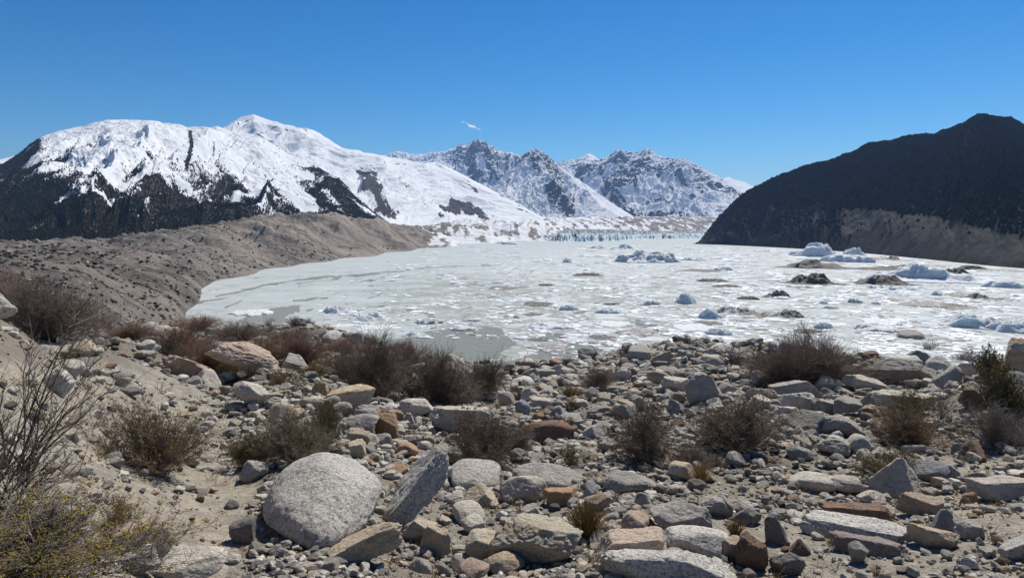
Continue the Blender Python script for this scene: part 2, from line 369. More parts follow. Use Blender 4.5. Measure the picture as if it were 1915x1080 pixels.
def inpoly(px, py, poly):
    ins = np.zeros(px.shape, bool); n = len(poly)
    for i in range(n):
        x1, y1 = poly[i]; x2, y2 = poly[(i + 1) % n]
        if y1 == y2: continue
        c = ((py < y1) != (py < y2)) & (px < (x2 - x1) * (py - y1) / (y2 - y1) + x1); ins ^= c
    return ins
def ell(px, py, cx, cy, rx, ry, ang=0):
    a = radians(ang); dx = px - cx; dy = py - cy
    u = (dx * cos(a) + dy * sin(a)) / rx; v = (-dx * sin(a) + dy * cos(a)) / ry
    return u * u + v * v
def terrain(name, d0, d1, nr, nc, a0, a1):
    az = np.radians(np.linspace(a0, a1, nc)); d = np.exp(np.linspace(math.log(d0), math.log(d1), nr))
    D, A = np.meshgrid(d, az, indexing='ij'); X = D * np.sin(A); Y = D * np.cos(A)
    Z = height(X, Y); px, py = proj(X, Y, Z)
    far = sst(D, 70, 160)
    left = sst(-px + 0.55 * (py - 600), -520, -300) * (1 - sst(py, 880, 1400) * 0)
    tanslope = inpoly(px + 25 * fbm(X / 2, Y / 2, 3, 8), py, [(-900, 500), (30, 560), (200, 650), (330, 700), (440, 770), (440, 830), (480, 900), (470, 1000), (400, 1200), (400, 2500), (-2500, 2500)])
    tan2 = inpoly(px + 30 * fbm(X / 2, Y / 2, 3, 8), py, [(1450, 905), (1700, 870), (1915, 800), (2600, 760), (2800, 2200), (1250, 2200), (1460, 1040), (1250, 960)])
    rub = 1 - np.clip(tanslope + tan2 * 0.8, 0, 1)
    soil = sst(-px, -860, -700) * sst(-py, -700, -660) * (D < 75) * .75
    grass = (ell(px, py, 1640, 668, 60, 16) + 0.5 * fbm(X / 1.5, Y / 1.5, 3, 4) < 1) * (D < 80) * 0.6 + (ell(px, py, 590, 712, 50, 12) + .5 * fbm(X, Y, 2, 4) < 1) * (D < 80) * 0.35
    sand = np.clip(sst(px, 380, 480) * (1 - sst(px, 700, 850)), 0, 1) * sst(D, 500, 600) * sst(fbm(Y / 60, X / 140, 4, 91), -0.35, 0.25)
    sand = np.maximum(sand, sst(fbm(X / 60, Y / 60, 3, 19), 0.15, .55) * 0.7 * far)
    # snow along the benches of the far bank
    sn = sst(px, 690, 800) * sst(D, 1150, 1500) * (0.14 + 0.50 * sst(px, 760, 860) * (1 - 0.55 * sst(px, 1080, 1220)))
    sn = sn + 0.55 * fbm(X / 30, Y / 260, 4, 61) * sst(px, 690, 760) * sst(D, 1150, 1500)
    sn = sn * (1 - sst(-Z, -3, 3) * 0)
    sn = np.maximum(sn, (ell(px, py, 655, 392, 25, 6, 20) < 1) * 0.6)
    me = grid_mesh(name, X, Y, Z, {'far': far, 'rubble': rub.astype(float), 'grass': grass.astype(float), 'soil': soil, 'sand': sand, 'snow': np.clip(sn, -1, 1.2)})
    return tag(link(name, me, M_GROUND), kind='structure')
g1 = terrain('ground', 0.9, 110.0, 850, 1200, -60, 60); g1['label'] = 'stony sand and gravel slope in the foreground'
g2 = terrain('moraine_terrain', 110.0, 5600.0, 760, 1200, -60, 60); g2['label'] = 'grey brown moraine bank rising from the left lake shore'

# ------------------------------------------------------------------ lake with its frozen cover
def lake():
    nr, nc = 760, 1100
    az = np.radians(np.linspace(-50, 50, nc)); d = np.exp(np.linspace(math.log(95), math.log(5200), nr))
    D, A = np.meshgrid(d, az, indexing='ij'); X = D * np.sin(A); Y = D * np.cos(A)
    px, py = proj(X, Y, np.zeros_like(X))
    wx = px + 7 * fbm(X / 14, Y / 30, 4, 7); wy = py + 2.6 * fbm(X / 12, Y / 28, 4, 8)
    water = np.zeros_like(X)
    polys = [[(380, 640), (434, 603), (470, 588), (510, 577), (560, 570), (556, 583), (530, 594), (560, 606), (500, 615), (480, 640)],
             [(690, 650), (724, 634), (765, 628), (801, 618), (850, 612), (881, 610), (940, 613), (952, 628), (965, 642), (947, 655), (915, 672), (925, 720), (700, 720)],
             [(925, 720), (934, 680), (1000, 661), (1030, 646), (1088, 640), (1150, 642), (1130, 655), (1090, 668), (1060, 690), (990, 720)],
             [(1010, 632), (1020, 619), (1050, 624), (1060, 640)],
             [(1172, 596), (1200, 600), (1235, 610), (1258, 620), (1252, 631), (1222, 622), (1190, 608)]]
    for p in polys: water = np.maximum(water, inpoly(wx, wy, p).astype(float))
    def line(pts, w0, w1):
        best = np.zeros_like(X); n = len(pts) - 1
        for i in range(n):
            (x1, y1), (x2, y2) = pts[i], pts[i + 1]
            t = np.clip(((wx - x1) * (x2 - x1) + (wy - y1) * (y2 - y1)) / ((x2 - x1) ** 2 + (y2 - y1) ** 2), 0, 1)
            dist = np.hypot(wx - x1 - t * (x2 - x1), wy - y1 - t * (y2 - y1))
            wd = w0 + (w1 - w0) * (i + t) / n
            best = np.maximum(best, 1 - sst(dist, wd * 0.7, wd * 1.2))
        return best
    for pts, w0, w1 in (([(404, 552), (444, 545), (487, 535), (534, 527), (601, 518), (668, 515), (734, 508), (801, 500), (868, 498), (935, 495)], 2.6, 0.7),
                        ([(367, 566), (395, 561), (424, 558)], 2.4, 1.4), ([(547, 563), (575, 561), (596, 556)], 1.5, 1), ([(690, 560), (705, 552), (712, 545), (704, 540)], 1.6, 1.0),
                        ([(560, 538), (556, 530), (600, 524), (640, 519)], 1, .7), ([(650, 530), (690, 525), (720, 519), (790, 513)], 1, 0.6), ([(980, 520), (1010, 500), (1040, 492)], .8, .5),
                        ([(420, 575), (440, 566), (452, 560)], 2, 1)):
        water = np.maximum(water, line(pts, w0, w1))
    # dashes and leads between wandering sheets, near field only
    lead = 1 - np.abs(fbm(X / 42, Y / 70, 4, 55))
    reg = (1 - sst(px, 930, 1080)) * sst(py, 492, 512)
    water = np.maximum(water, sst(lead, 0.972, 0.99) * reg * (fbm(X / 60, Y / 60, 2, 12) > 0.05) * 0.8)
    slush = 0.55 + 0.45 * fbm(X / 26, Y / 26, 4, 65)
    side = sst(px, 560, 900) * (1 - 0.45 * sst(px, 1180, 1550)) * sst(py, 490, 540)
    side = np.maximum(side, 0.35 * sst(py, 470, 500))
    slush = np.clip(slush * side + 0.12 * sst(py, 475, 520), 0, 1)
    floes = sst(px + 0.5 * (py - 560), 760, 1050) * sst(py, 455, 480)
    me = grid_mesh('lake', X, Y, np.zeros_like(X), {'water': water, 'slush': slush, 'floes': floes})
    m, t, b = new_mat('frozen_lake'); v = coord(t)
    wn = noise(t, v, 0.35, 6, 0.7)
    wat = ramp(t, mth(t, 'ADD', attr(t, 'water'), mth(t, 'MULTIPLY', mth(t, 'SUBTRACT', wn, 0.5), 0.5)), [(0.45, 0.0), (0.55, 1.0)])
    ice = mixc(t, ramp(t, noise(t, v, 0.03, 6, 0.65), [(0.38, 0.0), (0.62, 1.0)]), (.385, .42, .42), (.475, .51, .505))
    wisp = ramp(t, noise(t, v, 0.12, 9, 0.7, 1.6), [(0.44, 0.0), (0.50, 0.5), (0.55, 0.0)])
    ice = mixc(t, wisp, ice, (.38, .42, .40))
    sl_ = mixc(t, ramp(t, noise(t, v, 0.22, 8, 0.72), [(0.40, 0.0), (0.60, 1.0)]), (.235, .25, .22), (.37, .395, .37))
    sf = mth(t, 'ADD', attr(t, 'slush'), mth(t, 'MULTIPLY', mth(t, 'SUBTRACT', noise(t, v, 0.09, 8, 0.75, .8), 0.5), 1.3))
    c = mixc(t, ramp(t, sf, [(0.30, 0.0), (0.62, 1.0)]), ice, sl_)
    # broken plates
    dv = N(t, 'ShaderNodeVectorMath', operation='ADD'); t.links.new(v, dv.inputs[0])
    nz = N(t, 'ShaderNodeTexNoise'); nz.inputs['Scale'].default_value = 0.12; t.links.new(v, nz.inputs['Vector'])
    sc_ = N(t, 'ShaderNodeVectorMath', operation='SCALE'); t.links.new(nz.outputs['Color'], sc_.inputs[0]); sc_.inputs['Scale'].default_value = 7
    t.links.new(sc_.outputs[0], dv.inputs[1]); wv = dv.outputs[0]
    e1 = voro(t, wv, 0.10, 'DISTANCE_TO_EDGE'); e2 = voro(t, wv, 0.27, 'DISTANCE_TO_EDGE')
    cell = N(t, 'ShaderNodeSeparateColor'); t.links.new(voro(t, wv, 0.10, 'F1', 'Color'), cell.inputs[0])
    cell2 = N(t, 'ShaderNodeSeparateColor'); t.links.new(voro(t, wv, 0.27, 'F1', 'Color'), cell2.inputs[0])
    p1 = mth(t, 'MULTIPLY', ramp(t, e1, [(0.02, 0.0), (0.07, 1.0)]), ramp(t, cell.outputs[0], [(0.60, 0.0), (0.66, 1.0)]))
    p2 = mth(t, 'MULTIPLY', ramp(t, e2, [(0.04, 0.0), (0.10, 1.0)]), ramp(t, cell2.outputs[1], [(0.66, 0.0), (0.70, 1.0)]))
    pl = mth(t, 'MULTIPLY', mth(t, 'MAXIMUM', p1, p2), attr(t, 'floes'))
    c = mixc(t, mth(t, 'MULTIPLY', pl, 0.8), c, (.57, .61, .62))
    crk = mth(t, 'MULTIPLY', ramp(t, e1, [(0.0, 0.7), (0.025, 0.0)]), attr(t, 'floes'))
    c = mixc(t, crk, c, (.30, .31, .29))
    drt = mth(t, 'MULTIPLY', ramp(t, noise(t, v, 0.035, 9, 0.72, 1.0), [(0.57, 0.0), (0.64, 0.7)]), attr(t, 'floes'))
    c = mixc(t, drt, c, (.28, .25, .22))
    wc = mixc(t, ramp(t, noise(t, v, 0.3, 4, .6), [(0.3, 0.0), (.7, 1.0)]), (.205, .205, .145), (.23, .225, .165))
    setc(t, b, mixc(t, wat, c, wc))
    t.links.new(ramp(t, wat, [(0, .65), (1, .3)]), b.inputs['Roughness'])
    b.inputs['Specular IOR Level'].default_value = 0.12
    hh = mth(t, 'ADD', mth(t, 'MULTIPLY', pl, 0.35), mth(t, 'MULTIPLY', mth(t, 'MULTIPLY', noise(t, v, 0.8, 8, 0.7), mth(t, 'SUBTRACT', 1.0, wat)), 0.35))
    bump(t, b, hh, 1.0, 0.6)
    o = tag(link('lake', me, m), kind='structure'); o['label'] = 'frozen glacial lake with pools of open grey green water'
lake()

# ------------------------------------------------------------------ glacier front
def glacier():
    nr, nc = 220, 700
    PX = np.linspace(930, 1420, nc); d0 = np.interp(PX, [930, 985, 1040, 1110, 1160, 1200, 1420], [2350, 2150, 1960, 1900, 2050, 2350, 2700])
    tt = np.linspace(0, 1, nr)
    T, A = np.meshgrid(tt, az_px(PX), indexing='ij')
    D = d0[None, :] + T * 1300; X = D * np.sin(A); Y = D * np.cos(A)
    P = np.broadcast_to(PX, X.shape)
    edge = sst(P, 945, 1010) * (0.35 + 0.65 * sst(P, 1000, 1050))
    n = ridged(X / 26, Y / 30, 5, 101); n2 = fbm(X / 9, Y / 9, 3, 102)
    hgt = np.interp(P, [930, 1000, 1080, 1150, 1200, 1420], [4, 12, 19, 17, 13, 15])
    Z = -1 + edge * hgt * sst(T * 1300 + 12 * n2 - 55 * (ridged(X / 60, 0 * Y, 3, 7) + .3 * n), -8, 22) * (0.28 + 1.2 * n + 0.3 * n2)
    Z = Z + 8 * T * edge
    dirt = 0.25 + 0.35 * fbm(X / 30, Y / 60, 4, 105) + 0.35 * sst(T * 1300, 30, 200) + 0.3 * (1 - sst(P, 990, 1050))
    m, t, b = new_mat('glacier_ice'); v = coord(t)
    f = mth(t, 'ADD', attr(t, 'dirt'), mth(t, 'MULTIPLY', mth(t, 'SUBTRACT', noise(t, v, 0.12, 7, .75), .5), 1.5))
    ice = mixc(t, noise(t, v, 0.05, 4, .6), (.42, .58, .66), (.70, .76, .78))
    setc(t, b, mixc(t, ramp(t, f, [(0.42, 0.0), (0.62, 1.0)]), ice, (.13, .125, .12)))
    bump(t, b, noise(t, v, 0.25, 8, .7), 2.5, .8)
    o = link('glacier', grid_mesh('glacier', X, Y, Z, {'dirt': dirt}), m)
    tag(o, 'jagged bluish glacier front at the head of the lake', kind='structure')
glacier()

# ------------------------------------------------------------------ mountains
def tent(X, Y, pts, slope):
    best = np.full(X.shape, -1e9); W = [(d * ray(px, py)[0], d * ray(px, py)[1], CZ + d * ray(px, py)[2]) for px, py, d in pts]
    for (x1, y1, z1), (x2, y2, z2) in zip(W[:-1], W[1:]):
        L2 = (x2 - x1) ** 2 + (y2 - y1) ** 2
        t = np.clip(((X - x1) * (x2 - x1) + (Y - y1) * (y2 - y1)) / L2, 0, 1)
        dist = np.hypot(X - x1 - t * (x2 - x1), Y - y1 - t * (y2 - y1))
        best = np.maximum(best, z1 + t * (z2 - z1) - slope * dist)
    return best
def mountain(name, label, mat, px0, px1, nc, nr, ridge, ridged_d, base_d, zb, shape=1.0, amp=0.12, wl=(300, 600), skew=0.0, seed=1,
             rockf=None, spurs=(), back=0.45, ridge_amp=0.012, oct=7, gamp=0.0, gwl=120, tmax_keep=0.72):
    PX = np.linspace(px0, px1, nc); rp = np.array(ridge, float)
    rpy = np.interp(PX, rp[:, 0], rp[:, 1]); rpy = np.convolve(np.pad(rpy, 3, mode='edge'), np.hanning(9)[1:-1] / np.hanning(9).sum(), 'valid')
    bd = np.array(base_d, float); rd = np.array(ridged_d, float)
    DB = np.interp(PX, bd[:, 0], bd[:, 1]); DR = np.interp(PX, rd[:, 0], rd[:, 1])
    DB = smooth1(smooth1(DB, nc // 9, 0), nc // 12, 0); DR = smooth1(smooth1(DR, nc // 7, 0), nc // 9, 0)
    az = az_px(PX, rpy); zr = CZ + DR * slope_az(az, rpy)
    ZB = zb if np.isscalar(zb) else np.interp(PX, np.array(zb)[:, 0], np.array(zb)[:, 1])
    tt = np.concatenate([np.linspace(0, 1, nr, endpoint=False), np.linspace(1, 1 + back, nr // 5)])
    T = np.broadcast_to(tt[:, None], (len(tt), nc))
    D = DB[None, :] + T * (DR - DB)[None, :]; A = np.broadcast_to(az[None, :], D.shape)
    X = D * np.sin(A); Y = D * np.cos(A)
    dz = (zr - ZB)[None, :]
    prof = np.where(T <= 1, np.clip(T, 0, 1) ** shape, 1 - (T - 1) * 1.3)
    Z = ZB + dz * prof
    for pts, sl_ in spurs: Z = np.maximum(Z, tent(X, Y, pts, sl_))
    s = A * np.median(DR); r = D
    u = s + skew * (1 - T) * np.median(DR - DB) + 0.35 * wl[0] * fbm(s / wl[0], r / wl[1], 3, seed + 5); v = r
    n = ridged(u / wl[0], v / wl[1], oct, seed, 0.52) - 0.45
    env = sst(T, 0.0, 0.15) * (1 - (1 - 0.10) * sst(T, tmax_keep, 0.985)) * np.where(T > 1, 0.3, 1)
    hgt = np.abs(dz) + 20
    Z = Z + n * amp * hgt * env
    if gamp:
        g = ridged(u / gwl, v / (gwl * 6), 4, seed + 40) - 0.5
        Z = Z + g * gamp * hgt * env
    Z = Z + ridge_amp * hgt * fbm(s / (wl[0] * 0.16), r / (wl[0] * 0.16), 5, seed + 9, 0.6) * (0.3 + 0.7 * sst(T, 0.1, 0.3))
    Zy, Zx = np.gradient(Z); Dy = np.gradient(D, axis=0); Sx = np.maximum(D * np.gradient(A, axis=1), 1)
    slope = np.hypot(Zy / np.maximum(Dy, 1), Zx / Sx)
    sidex = Zx / Sx
    px, py = proj(X, Y, Z)
    at = rockf(X, Y, Z, T, px, py, slope, n, sidex) if rockf else {}
    me = grid_mesh(name, X, Y, Z, at)
    o = link(name, me, mat); tag(o, label, kind='structure')
    return X, Y, Z, px, py, at, T

M_A = mountain_mat('forested_slope', (.032, .034, .024), (.055, .046, .032), 0.012, bumpd=6, rough_edge=.9, patch=(.085, .064, .048), soft=.11)
M_B = mountain_mat('snowy_slope', (.045, .043, .048), (.09, .08, .078), 0.008, bumpd=7, rough_edge=0.8)
M_D = mountain_mat('alpine_rock_and_snow', (.055, .06, .075), (.11, .11, .12), 0.004, bumpd=16, rough_edge=0.34, snowc=(.80, .82, .85))
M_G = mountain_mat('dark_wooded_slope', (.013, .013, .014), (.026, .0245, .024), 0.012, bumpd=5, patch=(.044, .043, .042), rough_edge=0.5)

RA = [(-400, 395), (-250, 350), (-100, 328), (0, 311), (40, 284), (77, 256), (127, 242), (165, 232), (200, 224), (240, 224), (284, 227), (320, 232), (348, 238), (374, 236), (404, 235), (418, 240), (434, 247),
      (485, 255), (521, 277), (568, 303), (600, 316), (637, 337), (667, 368), (694, 393), (740, 428), (780, 445)]
def rockA(X, Y, Z, T, px, py, sl, n, sx):
    line = np.interp(px, [-400, 0, 60, 130, 200, 260, 330, 380, 430, 500, 560, 620, 700], [330, 318, 318, 335, 352, 345, 345, 348, 355, 372, 380, 372, 400])
    w = 34 * fbm(X / 90, (Y + X) / 260, 4, 201)
    f = (py - line + w) / 70 + 0.30
    f = f + 0.75 * fbm(X / 60 + Z / 90, Y / 130, 5, 203) * sst(py, 225, 300) + 0.3 * sst(sl, 0.7, 1.5)
    for e, k in (((353, 272, 5, 42, -8), .9), ((268, 247, 4, 12, 10), .8), ((190, 252, 6, 26, 35), .8), ((215, 255, 8, 10, 0), .7), ((140, 272, 5, 22, 35), .7), ((168, 275, 5, 20, 25), .7),
                 ((30, 300, 60, 16, -36), 1.2), ((390, 250, 12, 4, 10), .6), ((560, 335, 60, 14, 42), .5), ((620, 345, 60, 24, 48), .9), ((120, 300, 18, 50, 10), .35), ((125, 262, 30, 10, 10), .2), ((60, 262, 16, 6, -40), .9)):
        q = ell(px + 6 * fbm(X / 30, Y / 30, 3, 6), py, *e); f = f + k * np.exp(-q * 0.7)
    f = f + 0.5 * sst(T, .90, .985) * sst(fbm(X / 40, Y / 40, 3, 9), -.1, .3)
    f = f - 0.25 * np.exp(-ell(px, py, 110, 330, 25, 30)) - 0.5 * np.exp(-ell(px, py, 230, 340, 45, 40, 10)) 
    f = np.clip(f, -0.5, 0.74); gx = 353 + 5 * np.sin((py - 240) / 18) + 2.5 * fbm(X / 20, Z / 20, 3, 8); f = np.maximum(f, 1.1 * (1 - sst(np.abs(px - gx), 2.2, 5.5)) * sst(py, 240, 248) * (1 - sst(py, 300, 330)))
    return {'rock': f, 'band': sst(fbm(X / 160, Y / 160, 3, 70), -.2, .6) * .9}
A_ = mountain('forested_mountain', 'snow capped mountain with dark conifers on its lower slope, left of the lake', M_A, -420, 790, 1150, 520, RA,
              [(-400, 2500), (100, 2700), (400, 2800), (600, 2500), (740, 2100)], [(-400, 1000), (300, 1150), (500, 1350), (640, 1500), (740, 1750)], 22, 1.15, 0.21, (300, 900), 0.25, 11, rockA, gamp=.07, gwl=100, ridge_amp=0.012, oct=5)

RB = [(380, 262), (400, 250), (418, 238), (432, 229), (448, 222), (462, 218), (475, 215), (487, 219), (498, 223), (525, 230), (551, 237), (581, 242), (600, 252), (640, 277), (667, 282), (700, 289), (734, 295), (774, 302), (814, 303), (834, 310),
      (867, 327), (901, 345), (934, 363), (968, 380), (1001, 399), (1034, 413), (1080, 425)]
def rockB(X, Y, Z, T, px, py, sl, n, sx):
    f = -0.17 + 0.34 * fbm(X / 45, Y / 110, 5, 302) + 0.4 * fbm(X / 120, Y / 120, 5, 301) * sst(py, 250, 330) + 0.18 * sst(sl, 0.7, 1.3)
    wx = px + 9 * fbm(X / 60, Y / 60, 4, 44); wy = py + 9 * fbm(X / 60, Y / 60, 4, 45)
    for e, k in (((692, 340, 15, 26, -12), 1.3), ((712, 372, 10, 34, -28), 1.3), ((730, 400, 22, 6, 15), .9), ((675, 322, 10, 5, 30), .8), ((745, 335, 22, 3, 45), .7), ((860, 388, 26, 13, 8), 1.3), ((825, 395, 16, 9, -30), .8),
                 ((895, 403, 30, 8, 25), .8), ((925, 408, 18, 6, 20), .7), ((945, 362, 14, 4, 30), .6), ((455, 232, 22, 5, -32), .8), ((500, 245, 26, 3, -20), .7), ((545, 247, 25, 2.5, 8), .5), ((590, 246, 26, 2, 12), .6),
                 ((800, 303, 50, 2.5, 3), .6), ((735, 305, 30, 3, 5), .5), ((880, 350, 20, 3, 40), .6), ((975, 385, 30, 5, 30), .55), ((760, 352, 12, 4, 40), .5), ((800, 385, 10, 7, 40), .5)):
        f = f + k * np.exp(-ell(wx, wy, *e) ** 1.3)
    return {'rock': np.clip(f, -0.6, 1.6), 'band': np.zeros_like(f)}
mountain('snowy_mountain', 'broad white snow mountain whose long shoulder runs down to the lake head', M_B, 385, 1085, 900, 420, RB,
         [(380, 5200), (475, 5200), (640, 4500), (830, 4100), (1000, 3700), (1080, 3500)], [(380, 2700), (700, 2100), (850, 2500), (1000, 3000), (1080, 3200)], [(380, 40), (700, 25), (800, 25), (1085, 30)],
         0.95, 0.19, (420, 1500), 0.55, 31, rockB, gamp=.095, gwl=130, ridge_amp=0.006)

RCc = [(880, 400), (900, 372), (925, 345), (950, 318), (965, 303), (978, 290), (985, 284), (991, 279), (999, 281), (1008, 280), (1016, 284), (1023, 291), (1034, 300), (1044, 308), (1054, 317), (1075, 333), (1095, 347), (1118, 362), (1141, 377), (1165, 392), (1188, 406), (1215, 420)]
def rockC(X, Y, Z, T, px, py, sl, n, sx):
    f = -0.30 + 0.42 * fbm(X / 130, Y / 200, 5, 401) + 0.5 * sst(sl, 0.75, 1.5)
    wx = px + 7 * fbm(X / 60, Y / 60, 4, 44)
    for e, k in (((1000, 292, 26, 12, 0), .55), ((1035, 312, 26, 9, 38), .6), ((960, 300, 22, 7, -30), .4), ((1045, 365, 44, 17, 52), .95), ((1060, 392, 20, 10, 20), .5), ((965, 352, 20, 14, 20), .25), ((1180, 402, 30, 6, 20), .5)):  # rock patches; shade of the ribbed face is put into this mask too
        f = f + k * np.exp(-ell(wx, py, *e))
    return {'rock': np.clip(f, -0.6, 1.6), 'band': np.zeros_like(f)}
mountain('rocky_mountain', 'pointed rocky snow peak with a dark ribbed face in the middle of the range', M_D, 875, 1220, 620, 420, RCc,
         [(880, 5600), (1000, 5600), (1200, 5200)], [(880, 4350), (1220, 4300)], 60, 1.5, 0.17, (330, 620), 0.35, 53, rockC, oct=5,
         spurs=[([(995, 290, 5500), (1025, 330, 5150), (1058, 365, 4800), (1092, 398, 4450)], 1.0), ([(960, 345, 5300), (930, 385, 4800), (900, 408, 4300)], 0.45), ([(1044, 310, 5500), (1110, 372, 4900), (1160, 405, 4300)], 0.6)], gamp=.055, gwl=95, ridge_amp=0.022)

RD = [(690, 300), (727, 287), (740, 283), (754, 282), (767, 290), (790, 288), (814, 284), (830, 284), (841, 279), (852, 277), (858, 271), (864, 269), (872, 273), (880, 268), (888, 264), (897, 262), (904, 264), (911, 270), (922, 276), (934, 281), (950, 286), (968, 289), (985, 300), (1040, 330), (1100, 350)]
def rockD(X, Y, Z, T, px, py, sl, n, sx):
    f = -0.16 + 0.45 * fbm(X / 200, Y / 300, 5, 501) + 0.65 * sst(sl, 0.7, 1.6) - 0.5 * (1 - sst(px, 825, 850)) + 0.15 * sst(sx, 0.1, .6) + .28 * sst(T, .6, .9) * sst(px, 830, 850)
    return {'rock': np.clip(f, -0.6, 1.6), 'band': np.zeros_like(f)}
mountain('jagged_mountain', 'jagged grey and white summit behind the snowy shoulder', M_D, 690, 1100, 620, 320, RD,
         [(690, 9000), (1100, 8500)], [(690, 7300), (1100, 7100)], 380, 1.05, 0.42, (420, 620), 0.1, 71, rockD, gamp=.05, gwl=130, ridge_amp=0.024, tmax_keep=0.72)

RE = [(1020, 330), (1044, 306), (1068, 301), (1085, 297), (1110, 298), (1135, 294), (1146, 287), (1152, 282), (1158, 279), (1166, 283), (1181, 286), (1195, 283), (1208, 280), (1222, 285), (1240, 294), (1254, 296), (1268, 295), (1284, 300), (1300, 307), (1316, 315), (1332, 324), (1346, 333), (1360, 341), (1380, 352), (1410, 368), (1450, 385)]
def rockE(X, Y, Z, T, px, py, sl, n, sx):
    f = -0.42 + .34 * sst(T, .4, .85) + 0.42 * fbm(X / 180, Y / 260, 5, 601) + 0.7 * sst(sl, 0.6, 1.5)
    for e, k in (((1160, 335, 40, 16, -25), .35), ((1150, 368, 40, 12, 30), .3), ((1250, 405, 80, 8, 3), .9), ((1180, 395, 30, 12, 20), .3), ((1230, 372, 40, 10, 30), .2)):
        f = f + k * np.exp(-ell(px, py, *e))
    return {'rock': np.clip(f, -0.6, 1.6), 'band': np.zeros_like(f)}
mountain('alpine_ridge_mountain', 'blue shaded alpine ridge with snow fans right of the pointed peak', M_D, 1025, 1450, 720, 420, RE,
         [(1020, 8200), (1200, 7800), (1450, 7000)], [(1020, 5900), (1450, 5500)], 90, 1.35, 0.36, (480, 760), 0.3, 93, rockE, oct=5,
         spurs=[([(1160, 292, 7600), (1148, 330, 7200), (1125, 365, 6700), (1110, 395, 6200)], 0.85), ([(1160, 300, 7600), (1200, 345, 7000), (1240, 392, 6300)], 0.8), ([(1290, 310, 7300), (1300, 350, 6800), (1330, 390, 6200)], 0.75), ([(1230, 300, 7600), (1255, 345, 7000), (1270, 385, 6400)], 0.8)],
         gamp=.06, gwl=140, ridge_amp=0.022)
RF = [(1060, 305), (1080, 297), (1092, 291), (1101, 286), (1110, 290), (1118, 297), (1140, 305), (1200, 320), (1300, 345), (1345, 338), (1356, 332), (1363, 331), (1375, 336), (1395, 341), (1404, 347), (1413, 351), (1440, 366), (1500, 400)]
def rockF_(X, Y, Z, T, px, py, sl, n, sx):
    f = -0.05 + 0.4 * fbm(X / 300, Y / 400, 4, 701) + 0.4 * sst(sl, 0.8, 1.6)
    return {'rock': np.clip(f, -0.6, 1.6), 'band': np.zeros_like(f)}
mountain('distant_mountain', 'pale distant peaks on the horizon behind the alpine ridge', M_D, 1060, 1500, 400, 160, RF, [(1060, 11500), (1500, 11500)], [(1060, 8800), (1500, 8800)], 400, 1.0, 0.12, (700, 900), 0, 111, rockF_, ridge_amp=0.012)
RL = [(-150, 320), (-60, 312), (0, 298), (14, 295), (28, 291), (50, 300), (120, 320), (200, 340)]
mountain('hidden_snow_mountain', 'sliver of white snow ridge at the left edge behind the forested mountain', M_B, -150, 200, 200, 90, RL, [(-150, 4600), (200, 4600)], [(-150, 3500), (200, 3500)], 300, 1.0, 0.05, (500, 900), 0, 131,
         lambda X, Y, Z, T, px, py, sl, n, sx: {'rock': -0.1 + 0.4 * fbm(X / 120, Y / 120, 3, 5), 'band': X * 0})

# the dark mountain on the right
RG = [(1290, 462), (1303, 454), (1312, 446), (1330, 422), (1345, 403), (1352, 397), (1370, 378), (1390, 362), (1410, 350), (1425, 342), (1440, 334), (1460, 326), (1478, 321), (1510, 308), (1530, 304), (1552, 300), (1570, 291), (1590, 285), (1605, 280),
      (1616, 272), (1628, 266), (1642, 265), (1662, 266), (1680, 261), (1702, 256), (1730, 252), (1742, 253), (1765, 244), (1788, 236), (1804, 231), (1814, 223), (1826, 218), (1840, 216), (1856, 219), (1875, 222), (1888, 221), (1900, 227), (1915, 235), (1990, 262), (2200, 250), (2500, 300)]
def baseG(px): return np.interp(px, [1290, 1310, 1400, 1500, 1600, 1700, 1800, 1915, 2100, 2500], [456, 455, 460, 465, 471, 481, 491, 503, 512, 516])
def rockG(X, Y, Z, T, px, py, sl, n, sx):
    wx = px + 5 * fbm(X / 25, Z / 25, 4, 7); wy = py + 4 * fbm(X / 25, Z / 25, 4, 8)
    top = np.interp(wx, [1560, 1582, 1600, 1650, 1720, 1790, 1850, 1915, 2000, 2300], [398, 386, 387, 393, 400, 413, 430, 450, 462, 480])
    band = sst(wy - top, -1, 3) * sst(wx, 1565, 1592) * (0.8 - 0.25 * sst(wy - top, 25, 60)) + 0.25 * sst(wx, 1820, 1900) * sst(wy - top, 0, 4)
    for e, k in (((1525, 405, 7, 16, 20), .45), ((1440, 395, 12, 16, 30), .35), ((1580, 430, 6, 14, 35), .45), ((1475, 345, 30, 6, -10), .25), ((1500, 345, 20, 8, 0), .2)):
        band = band + k * np.exp(-ell(wx, wy, *e))
    band = band + 0.2 * sst(py, 365, 395) * (1 - sst(px, 1560, 1600)) + 0.06 * sst(fbm(X / 30, Z / 200, 3, 77), 0.2, 0.6)
    f = 1.2 - 0.9 * ((np.exp(-ell(wx, wy, 1590, 369, 6, 3)) + np.exp(-ell(wx, wy, 1708, 364, 10, 2)) + np.exp(-ell(wx, wy, 1708, 391, 8, 2)) + np.exp(-ell(wx, wy, 1725, 399, 5, 2)) + np.exp(-ell(wx, wy, 1543, 355, 3, 3))))
    return {'rock': f, 'band': band}
pxs = np.linspace(1290, 2500, 60)
bG = [(p, float(-CZ / slope_az(float(az_px(p, baseG(p))), baseG(p)))) for p in pxs]
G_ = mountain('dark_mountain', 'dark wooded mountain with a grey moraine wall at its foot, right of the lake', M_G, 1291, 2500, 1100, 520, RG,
              [(1290, 1850), (1340, 1790), (1410, 1740), (1510, 1760), (1630, 1820), (1740, 1900), (1840, 1980), (1915, 1960), (2500, 1900)], bG, -3, 0.82, 0.13, (190, 420), -0.15, 151, rockG, gamp=.085, gwl=70, ridge_amp=0.012, tmax_keep=0.7)

